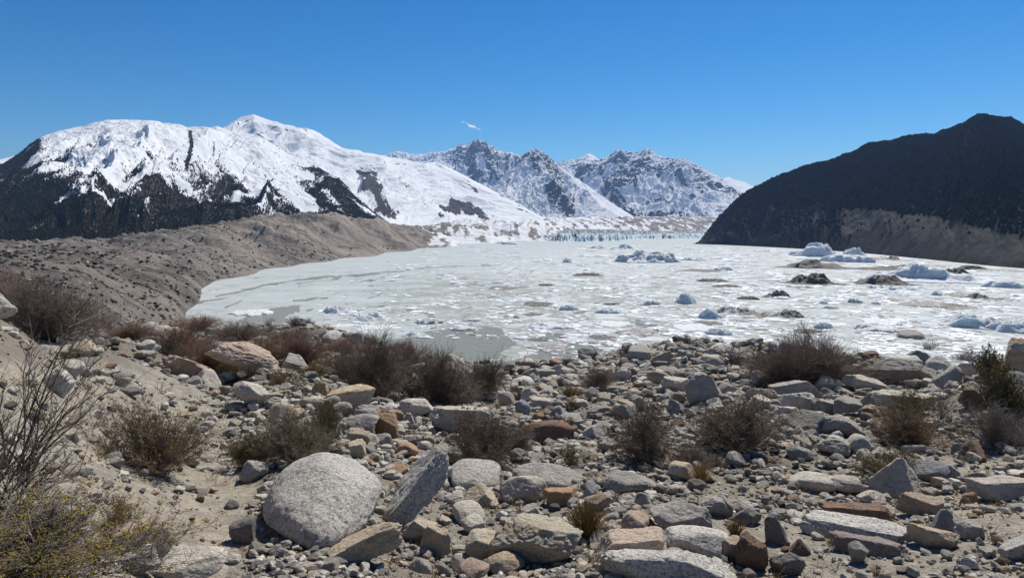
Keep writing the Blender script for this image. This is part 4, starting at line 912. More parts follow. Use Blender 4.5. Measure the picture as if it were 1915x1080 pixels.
def bush_geo(seed, nst=40, ntw=14, nsub=3, hw=0.75, rad=.007, flat=0.0, up=0.25, nleaf=0, lsize=.02, wild=.12):
    r = np.random.default_rng(seed)
    th = r.uniform(0, 2 * pi, nst); q = np.sqrt(r.uniform(0.0, 1, nst)); sh = r.uniform(.72, 1.05, nst)
    hz = np.sqrt(np.maximum(1 - q * q * (0.92 - flat * .3), .02)) * sh * (1 + r.normal(0, .06, nst))
    lob = 1 + .28 * np.sin(th * 2 + seed) + .18 * np.sin(th * 3 + seed * 2.1); hz = hz * (1 + .22 * np.sin(th + seed * 1.3))
    tip = np.stack([hw * q * sh * lob * np.cos(th), hw * q * sh * lob * np.sin(th), hz], 1)
    base = np.stack([r.normal(0, .10 * hw, nst), r.normal(0, .10 * hw, nst), np.full(nst, -.03)], 1)
    ctl = base + (tip - base) * np.array([.35, .35, .60]) + r.normal(0, .05, (nst, 3))
    t = np.linspace(0, 1, 7)[None, :, None]
    ST = (1 - t) ** 2 * base[:, None] + 2 * t * (1 - t) * ctl[:, None] + t * t * tip[:, None] + r.normal(0, .012, (nst, 7, 3)) * t
    rs = rad * np.linspace(1.5, .45, 7)[None, :] * r.uniform(.7, 1.2, (nst, 1))
    a = tubes(ST, rs)
    def shoot(P, n, l0, l1, k, r0, t0=.25):
        m = len(P); i = np.repeat(np.arange(m), n); tt = r.uniform(t0, 1, m * n) * (P.shape[1] - 1.001); j = tt.astype(int); f = (tt - j)[:, None]
        o = P[i, j] * (1 - f) + P[i, j + 1] * f; tan_ = unit(P[i, j + 1] - P[i, j])
        dr = unit(tan_ * .9 + r.normal(0, .45 + wild, (m * n, 3)) + np.array([0, 0, up])); L = r.uniform(l0, l1, m * n)[:, None]
        s = np.linspace(0, 1, k)[None, :, None]; bend = r.normal(0, .10, (m * n, 1, 3)) + np.array([0, 0, .08])
        Q = o[:, None] + dr[:, None] * L[:, None] * s + bend * L[:, None] * s * s
        Q[..., 2] = np.maximum(Q[..., 2], -.02)
        return Q, r0 * np.linspace(1, .5, k)[None, :] * r.uniform(.7, 1.2, (m * n, 1))
    TW_, r1 = shoot(ST, ntw, .12, .34, 4, rad * .62)
    parts = [tubes(TW_, r1)]
    src = TW_
    if nsub:
        SB, r2 = shoot(TW_, nsub, .05, .15, 3, rad * .42, .1); parts.append(tubes(SB, r2)); src = SB
    twigs = join(parts); leaves = None
    if nleaf:
        m = len(src); na_ = nleaf // 9; ia = r.integers(0, m, na_); i = np.repeat(ia, 9)[:nleaf]; nleaf = len(i); j = np.maximum(src.shape[1] - 1 - (r.random(nleaf) < .35), 0)
        c = src[i, j] + r.normal(0, .0115, (nleaf, 3)); u = unit(r.normal(size=(nleaf, 3)) + np.array([0, 0, .4])); v = unit(np.cross(u, r.normal(size=(nleaf, 3))))
        s = (lsize * r.uniform(.6, 1.3, nleaf))[:, None]
        V = np.stack([c - u * s, c + v * s * .42, c + u * s, c - v * s * .42], 1).reshape(-1, 3)
        leaves = (V, np.arange(nleaf * 4).reshape(-1, 4))
    return a, twigs, leaves
def plant_mat(name, c1, c2, sc=6):
    m, t, b = new_mat(name); v = coord(t, 'obj')
    oi = N(t, 'ShaderNodeObjectInfo').outputs['Random']
    c = mixc(t, ramp(t, noise(t, v, sc, 5, .7), [(.38, 0.0), (.62, 1.0)]), c1, c2)
    setc(t, b, mixc(t, 1.0, c, ramp(t, oi, [(0, .8), (1, 1.2)]), 'MULTIPLY')); b.inputs['Specular IOR Level'].default_value = .15
    return m
PM = {'brown': plant_mat('brown_twigs', (.17, .13, .105), (.25, .195, .16)), 'red': plant_mat('reddish_twigs', (.22, .14, .105), (.30, .205, .15)), 'grey': plant_mat('grey_twigs', (.17, .145, .125), (.26, .225, .195)),
      'darkst': plant_mat('dark_stems', (.07, .056, .047), (.11, .085, .068)),
      'olive': plant_mat('olive_leaves', (.15, .13, .045), (.22, .165, .05), 3), 'yellow': plant_mat('yellow_leaves', (.40, .28, .035), (.13, .11, .035), 3), 'ochre': plant_mat('ochre_leaves', (.27, .165, .05), (.17, .12, .04), 3),
      'green': plant_mat('green_leaves', (.085, .09, .03), (.12, .11, .04), 3), 'dry': plant_mat('dry_grass', (.36, .25, .11), (.26, .18, .08)), 'dark': plant_mat('dark_leaves', (.10, .085, .045), (.15, .12, .065), 3)}
BPRO = {}
def bush_proto(kind, v):
    key = (kind, v)
    if key in BPRO: return BPRO[key]
    cfg = {'thicket': dict(nst=110, ntw=17, nsub=4, hw=.8, rad=.0045), 'thicket_big': dict(nst=150, ntw=18, nsub=4, hw=.8, rad=.0036), 'open': dict(nst=22, ntw=9, nsub=2, hw=.75, rad=.006, up=.35),
           'leafy': dict(nst=46, ntw=14, nsub=3, hw=.8, rad=.0050, nleaf=15000, lsize=.015), 'leafy_big': dict(nst=84, ntw=16, nsub=4, hw=.8, rad=.0044, nleaf=18000, lsize=.0115),
           'sprig': dict(nst=30, ntw=9, nsub=2, hw=.62, rad=.0055, up=.7, nleaf=2600, lsize=.022, wild=0), 'small': dict(nst=34, ntw=9, nsub=2, hw=.7, rad=.011), 'conifer': dict(nst=50, ntw=16, nsub=3, hw=.5, rad=.005, up=.5, nleaf=16000, lsize=.02)}[kind]
    a, tw, lv = bush_geo(hash((len(kind), v)) % 1000 + v * 7 + len(kind), **cfg)
    BPRO[key] = (mesh_np('stems', a[0], a[1]), mesh_np('twigs', tw[0], tw[1]), mesh_np('leaves', lv[0], lv[1], False) if lv else None)
    return BPRO[key]
def dress(me, mat):
    key = (me.name, mat.name)
    if key not in dress.c:
        m2 = me.copy() if any(k[0] == me.name for k in dress.c) else me
        m2.materials.clear(); m2.materials.append(mat); dress.c[key] = m2
    return dress.c[key]
dress.c = {}
def bush(cx, by, w_, h_, kind, tw, leaf, label, short=None, v=0, name='shrub', tilt=(0, 0)):
    hit = ground_hit(cx, by)
    if hit is None: return
    x, y, z, d = hit; k = hypot(d, CZ - z) / F; Hh = h_ * k * (.84 if kind[:4] == 'thic' else .80); Wd = w_ * k / 2 * 1.06
    az = atan2(x, y); off = Wd * .35; x += sin(az) * off; y += cos(az) * off
    stems, twigs, leaves = bush_proto(kind, v)
    hw = .5 if kind == 'conifer' else (.62 if kind == 'sprig' else .78)
    e = bpy.data.objects.new(name, None); COL.objects.link(e); e.location = (x, y, H1(x, y) - .02); e.rotation_euler = (radians(tilt[0]), radians(tilt[1]), 0)
    e.scale = (Wd / hw, Wd / hw * .85, Hh); e.empty_display_size = .1
    tag(e, label, 'shrub')
    rz = (cx * .37) % 6.28
    for nm, me, mt in (('stems', stems, PM['darkst']), ('twigs', twigs, PM[tw]), ('leaves', leaves, PM[leaf] if leaf else None)):
        if me is None: continue
        o = link(nm, dress(me, mt), None, e); o.rotation_euler = (0, 0, rz)
    LM.append((x, y, short or label))
    return e
B_ = [
 (80, 636, 185, 118, 'thicket_big', 'brown', None, 'dense brown thicket on the upper left crest', 'the upper left thicket', 0, (0, 8)),
 (20, 600, 110, 80, 'thicket', 'red', None, 'reddish brush behind the dense brown thicket at the left edge', None, 1),
 (20, 900, 330, 280, 'open', 'grey', None, 'bare grey shrub with long arching twigs at the left edge', 'the bare arching shrub', 0, (0, 22)),
 (-10, 990, 300, 200, 'open', 'brown', None, 'bare dark twiggy bush behind the yellow shrub in the lower left corner', None, 1, (0, 20)),
 (60, 1140, 420, 150, 'leafy_big', 'grey', 'yellow', 'yellow leaved bushy shrub filling the lower left corner', 'the yellow shrub', 0),
 (215, 1010, 90, 70, 'leafy', 'grey', 'yellow', 'small outer sprig of yellow leaves by the pinkish tan block', None, 1),
 (290, 892, 185, 128, 'leafy_big', 'brown', 'ochre', 'rounded ochre brown shrub alone on the sandy slope', 'the ochre shrub', 1),
 (470, 880, 120, 80, 'leafy', 'brown', 'olive', 'low olive shrub left of the leafy one above the largest boulder', None, 2),
 (556, 876, 150, 120, 'leafy_big', 'grey', 'olive', 'feathery olive grey shrub just above the largest boulder', 'the feathery olive shrub', 2),
 (610, 842, 90, 100, 'leafy', 'grey', 'olive', 'right neighbour of the feathery shrub, touching the rust wedge rock', None, 0),
 (400, 704, 120, 68, 'thicket', 'red', None, 'dark reddish thicket leaning over the long pink slab', 'the reddish slab thicket', 2, (0, 6)),
 (335, 668, 130, 62, 'thicket', 'red', None, 'wide rusty brush behind the reddish block', None, 0),
 (318, 668, 46, 34, 'leafy', 'brown', 'green', 'small green shrub between rocks at the foot of the rusty brush', None, 1),
 (500, 690, 120, 66, 'thicket', 'red', None, 'rust coloured brush left of the striped wedge', 'the rust coloured brush', 1),
 (570, 684, 110, 58, 'thicket', 'red', None, 'orange brown brush behind the striped wedge', None, 2),
 (600, 662, 34, 40, 'small', 'brown', None, 'round dark little bush on the slope behind the orange brown brush', None, 0),
 (560, 738, 50, 50, 'open', 'brown', None, 'thin bare bush at the lower end of the long pink slab', None, 2),
 (525, 728, 60, 40, 'leafy', 'brown', 'dry', 'straw coloured low plant below the long pink slab', None, 2),
 (650, 722, 90, 72, 'thicket', 'brown', None, 'left flank bush of the great dark thicket', None, 1),
 (700, 748, 165, 125, 'thicket_big', 'brown', None, 'great dark brown thicket above the cube shaped boulder', 'the great dark thicket', 1),
 (765, 752, 90, 92, 'leafy', 'grey', 'dark', 'dark leafy bush in the gap between the two great thickets', None, 1),
 (820, 762, 150, 120, 'thicket_big', 'brown', None, 'great purple brown thicket with upright twigs', 'the purple brown thicket', 2, (0, 8)),
 (900, 748, 95, 92, 'thicket', 'brown', None, 'right flank thicket leaning right towards the open water', None, 0, (0, 14)),
 (760, 690, 90, 50, 'thicket', 'red', None, 'reddish crest brush behind the two great thickets', None, 1),
 (905, 890, 165, 120, 'leafy_big', 'brown', 'dark', 'wide dark shrub right of the orange yellow rock', 'the wide dark shrub', 0),
 (890, 850, 110, 105, 'sprig', 'brown', 'olive', 'tall olive sprigs rising in front of the big pale flat boulder', None, 0),
 (965, 860, 90, 70, 'thicket', 'brown', None, 'bare dark brush left of the red brown boulder', None, 2),
 (1060, 818, 50, 46, 'leafy', 'brown', 'green', 'green tuft growing over the red brown boulder', None, 2),
 (1070, 880, 62, 56, 'sprig', 'brown', 'olive', 'thin yellowish sprigs below the red brown boulder', None, 1),
 (1200, 866, 150, 112, 'leafy_big', 'brown', 'dark', 'brown dome shaped shrub right of the speckled round boulder', 'the brown dome shrub', 1),
 (1290, 878, 90, 46, 'thicket', 'brown', None, 'low dark brush joining the brown dome shrub to the blackish one', None, 1),
 (1375, 862, 205, 120, 'leafy_big', 'brown', 'dark', 'wide blackish shrub below the split upright rock', 'the wide blackish shrub', 2),
 (1470, 728, 150, 92, 'thicket_big', 'brown', None, 'left half of the biggest brown thicket on the right crest', None, 2),
 (1535, 728, 170, 106, 'thicket_big', 'brown', None, 'tallest part of the biggest brown thicket on the right crest', 'the biggest right thicket', 0),
 (1430, 712, 80, 52, 'thicket', 'red', None, 'low reddish brush at the left foot of the biggest right thicket', None, 0),
 (1372, 694, 52, 56, 'small', 'brown', None, 'round dark bush left of the biggest brown thicket', None, 1),
 (1700, 842, 140, 76, 'leafy_big', 'brown', 'ochre', 'ochre shrub standing above the tall whitish rock', 'the ochre right shrub', 1),
 (1665, 915, 120, 72, 'leafy', 'brown', 'olive', 'olive brown bush touching the left face of the tall whitish rock', None, 0),
 (1690, 795, 110, 62, 'leafy', 'grey', 'olive', 'greyish olive bush right of the low broad boulder', None, 1),
 (1760, 790, 80, 80, 'open', 'grey', None, 'thin grey see-through shrub below the great grey slab', None, 0),
 (1710, 725, 70, 48, 'open', 'brown', None, 'thin dark bush in front of the great grey slab', None, 1),
 (1872, 806, 74, 112, 'conifer', 'brown', 'olive', 'tall dark green juniper beside the right edge rock', 'the green juniper', 0),
 (1850, 720, 50, 60, 'conifer', 'brown', 'green', 'smaller green juniper on the right crest behind the tall one', None, 1),
 (1870, 840, 130, 70, 'thicket', 'grey', None, 'grey bare brush around the foot of the tall juniper', None, 1),
 (1738, 676, 44, 42, 'small', 'grey', None, 'round grey bush right of the rounded crest boulder', None, 2),
 (1640, 646, 50, 34, 'open', 'brown', None, 'small bare bush left of the rounded crest boulder, against the ice', None, 0),
 (1282, 646, 50, 28, 'small', 'grey', None, 'small grey bush on the crest against the lake ice, right of centre', None, 0),
 (1325, 648, 30, 20, 'small', 'brown', None, 'tiny bush right of the small grey crest bush', None, 1),
 (1110, 678, 50, 30, 'small', 'brown', None, 'tuft of dry twigs left of the crest cube boulder', None, 1),
 (1168, 672, 46, 34, 'small', 'brown', None, 'brown tuft touching the left face of the crest cube boulder', None, 2),
 (1060, 686, 38, 24, 'small', 'grey', None, 'grey tuft on the crest below the small floes, right of the pool', None, 0),
 (982, 694, 32, 30, 'small', 'brown', None, 'lone dark tuft on the crest in front of the open water', None, 1),
 (1022, 688, 20, 18, 'small', 'brown', None, 'tiny tuft just right of the lone dark one on the crest', None, 2),
 (1120, 734, 80, 44, 'thicket', 'brown', None, 'faded brown brush in the middle of the rubble', 'the faded brown brush', 0),
 (1065, 750, 50, 32, 'leafy', 'brown', 'ochre', 'ochre tuft in the rubble below the faded brown brush', None, 0),
 (1072, 766, 26, 26, 'leafy', 'brown', 'yellow', 'small yellow green tuft above the pale slabs in the rubble', None, 1),
 (962, 746, 42, 26, 'leafy', 'brown', 'ochre', 'low straw tuft right of the purple brown thicket', None, 1),
 (1335, 880, 50, 30, 'leafy', 'brown', 'dry', 'dry tuft behind the tan rounded rock, below the blackish shrub', None, 1),
 (620, 630, 32, 26, 'small', 'brown', None, 'dark bush on the crest against the ice, left of the pool', None, 2),
 (552, 610, 40, 24, 'small', 'brown', None, 'bush at the top of the left crest mound', None, 0), (580, 612, 30, 18, 'small', 'grey', None, 'little grey bush beside the top of the left crest mound', None, 1),
 (505, 614, 34, 20, 'small', 'brown', None, 'small bush on the crest left of the mound, by the water', None, 1), (400, 616, 30, 24, 'small', 'red', None, 'small reddish bush at the left shore corner', None, 2),
 (700, 650, 46, 28, 'small', 'brown', None, 'dark crest bush above the great dark thicket', None, 0), (660, 640, 30, 18, 'small', 'brown', None, 'little bush between two crest bushes by the ice', None, 1),
 (450, 640, 120, 38, 'thicket', 'brown', None, 'low dark brush along the left crest', None, 1), (370, 626, 100, 34, 'thicket', 'red', None, 'low rusty brush along the crest above the long pink slab', None, 2),
 (470, 708, 46, 40, 'small', 'brown', None, 'dark little bush growing at the middle of the long pink slab', None, 2),
 (250, 640, 90, 34, 'thicket', 'red', None, 'low rusty scrub right of the upper left thicket', None, 1),
 (640, 668, 110, 40, 'thicket', 'red', None, 'faded rust brush on the far side of the left crest, above the striped wedge', None, 1), (540, 648, 120, 34, 'thicket', 'brown', None, 'dark low brush just under the left crest mound', None, 2),
 (745, 668, 70, 30, 'thicket', 'brown', None, 'low brush between the great thicket and the open pool', None, 0), (590, 706, 60, 30, 'leafy', 'brown', 'olive', 'low olive plant right of the striped wedge', None, 2),
 (1800, 700, 70, 34, 'thicket', 'grey', None, 'low grey brush on the right crest left of the junipers', None, 2), (1530, 640, 50, 40, 'open', 'brown', None, 'dark twiggy top of a bush against the ice on the right crest', None, 2),
]
for b_ in B_: bush(*b_[:10], **({'tilt': b_[10]} if len(b_) > 10 else {}))
# grass tufts
def grass_tuft(cx, by, w_, h_, n, label, short=None, seed=1):
    hit = ground_hit(cx, by); x, y, z, d = hit; k = hypot(d, CZ - z) / F; Hh = h_ * k; Wd = w_ * k / 2
    r = np.random.default_rng(seed); th = r.uniform(0, 6.28, n); q = np.sqrt(r.random(n)); L = r.uniform(.6, 1, n)
    base = np.stack([q * np.cos(th) * .25 * Wd, q * np.sin(th) * .25 * Wd, 0 * q - .02], 1); tip = np.stack([q * np.cos(th) * Wd, q * np.sin(th) * Wd, L * Hh * np.sqrt(1.05 - q * q * .7)], 1)
    t = np.linspace(0, 1, 5)[None, :, None]; mid = base + (tip - base) * np.array([.35, .35, .7])
    P = (1 - t) ** 2 * base[:, None] + 2 * t * (1 - t) * mid[:, None] + t * t * tip[:, None] + r.normal(0, .01 * Hh, (n, 5, 3)) * t
    V, Fc = tubes(P, np.linspace(.010, .003, 5)[None, :] * Hh * np.ones((n, 1)))
    o = link('grass_tuft', mesh_np('grass_tuft', V, Fc), PM['dry'], loc=(x, y, z)); tag(o, label, 'grass tuft')
    LM.append((x, y, short or label))
grass_tuft(1095, 1008, 84, 76, 420, 'tuft of dry golden grass standing above the pinkish tan block', 'the golden grass tuft', 1)
grass_tuft(1310, 905, 46, 44, 240, 'straw coloured tuft beside the tan rounded rock', None, 2)
grass_tuft(1375, 1000, 46, 40, 160, 'thin dry grass growing by the dark pointed rock', None, 3)
grass_tuft(1250, 1000, 36, 44, 60, 'few dry stalks in front of the rough grey boulder', None, 4)
grass_tuft(1695, 950, 46, 30, 200, 'rusty dry grass at the foot of the tall whitish rock', None, 5)
grass_tuft(1560, 1020, 60, 36, 70, 'sparse pale stalks left of the purplish slab', None, 6)
grass_tuft(1640, 1075, 30, 22, 90, 'small greenish grass tuft below the purplish slab', None, 7)
grass_tuft(1155, 938, 30, 22, 120, 'reddish brown tuft beside the long smooth boulder', None, 8)
# ground cover: short dead plants over the sand
def cover():
    r = np.random.default_rng(21); n = 2600; d = np.exp(r.uniform(math.log(4.2), math.log(34), n)); az = np.radians(r.uniform(-42, 42, n)); x, y = d * np.sin(az), d * np.cos(az)
    k = (fbm(x / 1.3, y / 1.3, 3, 50) + r.normal(0, .2, n)) > .22; x, y, d = x[k], y[k], d[k]; z = height(x, y); n = len(x); m = 9
    i = np.repeat(np.arange(n), m); s = (np.repeat(.006 + .012 * r.random(n), m) * d[i] ** .6)[:, None]
    o = np.stack([x[i], y[i], z[i]], 1) + r.normal(0, .5, (n * m, 3)) * s * np.array([1, 1, 0]); dr = unit(r.normal(0, .8, (n * m, 3)) + np.array([0, 0, .9]))
    t = np.linspace(0, 1, 3)[None, :, None]; P = o[:, None] + dr[:, None] * s[:, None] * 2.4 * t * r.uniform(.5, 1.2, (n * m, 1, 1))
    V, Fc = tubes(P, np.ones((n * m, 3)) * s * .055)
    tag(link('ground_cover', mesh_np('ground_cover', V, Fc), PM['ochre']), 'short dead plants dotting the sandy ground', 'ground cover', kind='stuff')
cover()

# ------------------------------------------------------------------ icebergs, dirt mounds and floes
def ice_mat(name, dirt=0.0, clean=(.80, .83, .85), blue=(.50, .64, .72), dcol=(.17, .155, .135)):
    m, t, b = new_mat(name); v = coord(t, 'obj')
    c = mixc(t, ramp(t, noise(t, v, .25, 6, .65), [(.35, 0.0), (.65, 1.0)]), clean, (.82, .84, .85))
    c = mixc(t, ramp(t, noise(t, scaled(t, v, (1, 1, 3)), .35, 6, .7, 1), [(.56, 0.0), (.64, .8)]), c, blue)
    lo = 0.78 - dirt
    c = mixc(t, ramp(t, noise(t, v, .30, 9, .75, .6), [(max(lo - .08, 0), 0.0), (max(lo + .02, .02), 1.0)]), c, dcol)
    setc(t, b, c); b.inputs['Roughness'].default_value = .55; b.inputs['Subsurface Weight'].default_value = max(0, .55 - dirt); b.inputs['Subsurface Scale'].default_value = 2.0; b.inputs['Subsurface Radius'].default_value = (.8, 1, 1.1)
    n_1 = bump(t, b, noise(t, v, .22, 6, .7), 3.5, .7); bump(t, b, noise(t, v, .7, 8, .72), 1.4, .9, n_1); return m
IM = {'ice': ice_mat('clean_ice', .08), 'streak': ice_mat('streaked_ice', .19), 'dirty': ice_mat('dirty_ice', .36), 'mound': ice_mat('debris_mound', .75, dcol=(.125, .112, .098)),
      'floe': ice_mat('floe_ice', .05, (.84, .86, .87), (.70, .76, .78)), 'brown': ice_mat('brown_floe', .30, dcol=(.30, .265, .225))}
def lake_pt(px, py):
    dx, dy, dz = ray(px, py); d = CZ / -dz; return d * dx, d * dy, d
def disc_geo(seed, rough, plateau, peaks, nr=26, na=64, sharp=.5):
    r = np.random.default_rng(seed); th = np.linspace(0, 2 * pi, na, endpoint=False)
    o = r.uniform(-99, 99); out = 1 + .34 * fbm(np.cos(th) * 1.5 + o, np.sin(th) * 1.5, 5, seed, .6)
    rr = np.linspace(0, 1, nr) ** .8
    U = rr[:, None] * out[None, :] * np.cos(th)[None, :]; V = rr[:, None] * out[None, :] * np.sin(th)[None, :]
    E = np.clip(1 - rr[:, None] ** (2 + plateau * 8), 0, 1) ** (1 - .55 * plateau) * np.ones((1, na))
    n = ridged(U * 1.6 + o, V * 1.6, 5, seed + 3) - .45; n2 = fbm(U * 5 + o, V * 5, 4, seed + 4)
    if peaks:
        Pk = np.zeros_like(U)
        UU = U + .16 * fbm(U * 3 + o, V * 3, 4, seed + 21); VV_ = V + .2 * fbm(U * 3 - o, V * 3, 4, seed + 22)
        for pu, pv, ph, pw in peaks:
            q = np.hypot((UU - pu) / pw, (VV_ - pv) / (pw * 1.6)); Pk = np.maximum(Pk, ph * np.minimum(np.clip(1.9 * (1 - q ** .9), 0, 1), .52 + .75 * (1 - q)))
        base = .22 * E + Pk * E ** .5
    else: base = E
    Z = base * (1 + rough * 2.6 * n) + rough * .32 * n2 * E ** .5 + .03
    Z = np.maximum(Z, .02); Z = Z / Z.max()
    Vt = np.stack([U, V, Z], -1).reshape(-1, 3); skirt = np.stack([U[-1] * 1.0, V[-1] * 1.0, np.full(na, -.12)], -1)
    Vt = np.concatenate([Vt, skirt]); j = np.arange(na); Fq = []
    for i in range(nr): Fq.append(np.stack([i * na + j, (i + 1) * na + j, (i + 1) * na + (j + 1) % na, i * na + (j + 1) % na], -1))
    return Vt, np.concatenate(Fq)
def berg(cx, wy, w_, h_, kind, name, cat, label, short=None, peaks=None, rough=.35, plateau=.2, seed=None, depth=.55):
    x, y, d = lake_pt(cx, wy); k = hypot(d, CZ) / F
    Wd = w_ * k; flat_ = kind in ('floe', 'brown', 'dirty') and not peaks; Dp = min(Wd * (1.15 if flat_ else depth), d * .12); Hh = max(h_ * k * (.42 if flat_ else .8), .25)
    th = CZ / d; Hh = max(Hh - Dp * th * .3, Hh * .45)
    seed = seed or int(cx * 3 + wy * 7) % 991
    V, Fc = disc_geo(seed, rough, plateau, peaks, *((26, 64) if w_ > 40 else (14, 36)))
    az = atan2(x, y); V = V * np.array([Wd / 2, Dp / 2, Hh]); V = V @ rotz(-az).T
    x += sin(az) * Dp * .42; y += cos(az) * Dp * .42
    o = link(name, mesh_np(name, V, Fc, True), IM[kind], loc=(x, y, 0)); tag(o, label, cat)
    if label is None: AUTO_ICE.append((o, x, y, kind, name))
    else: LM_ICE.append((x, y, short or label))
    return o
AUTO_ICE = []; LM_ICE = []
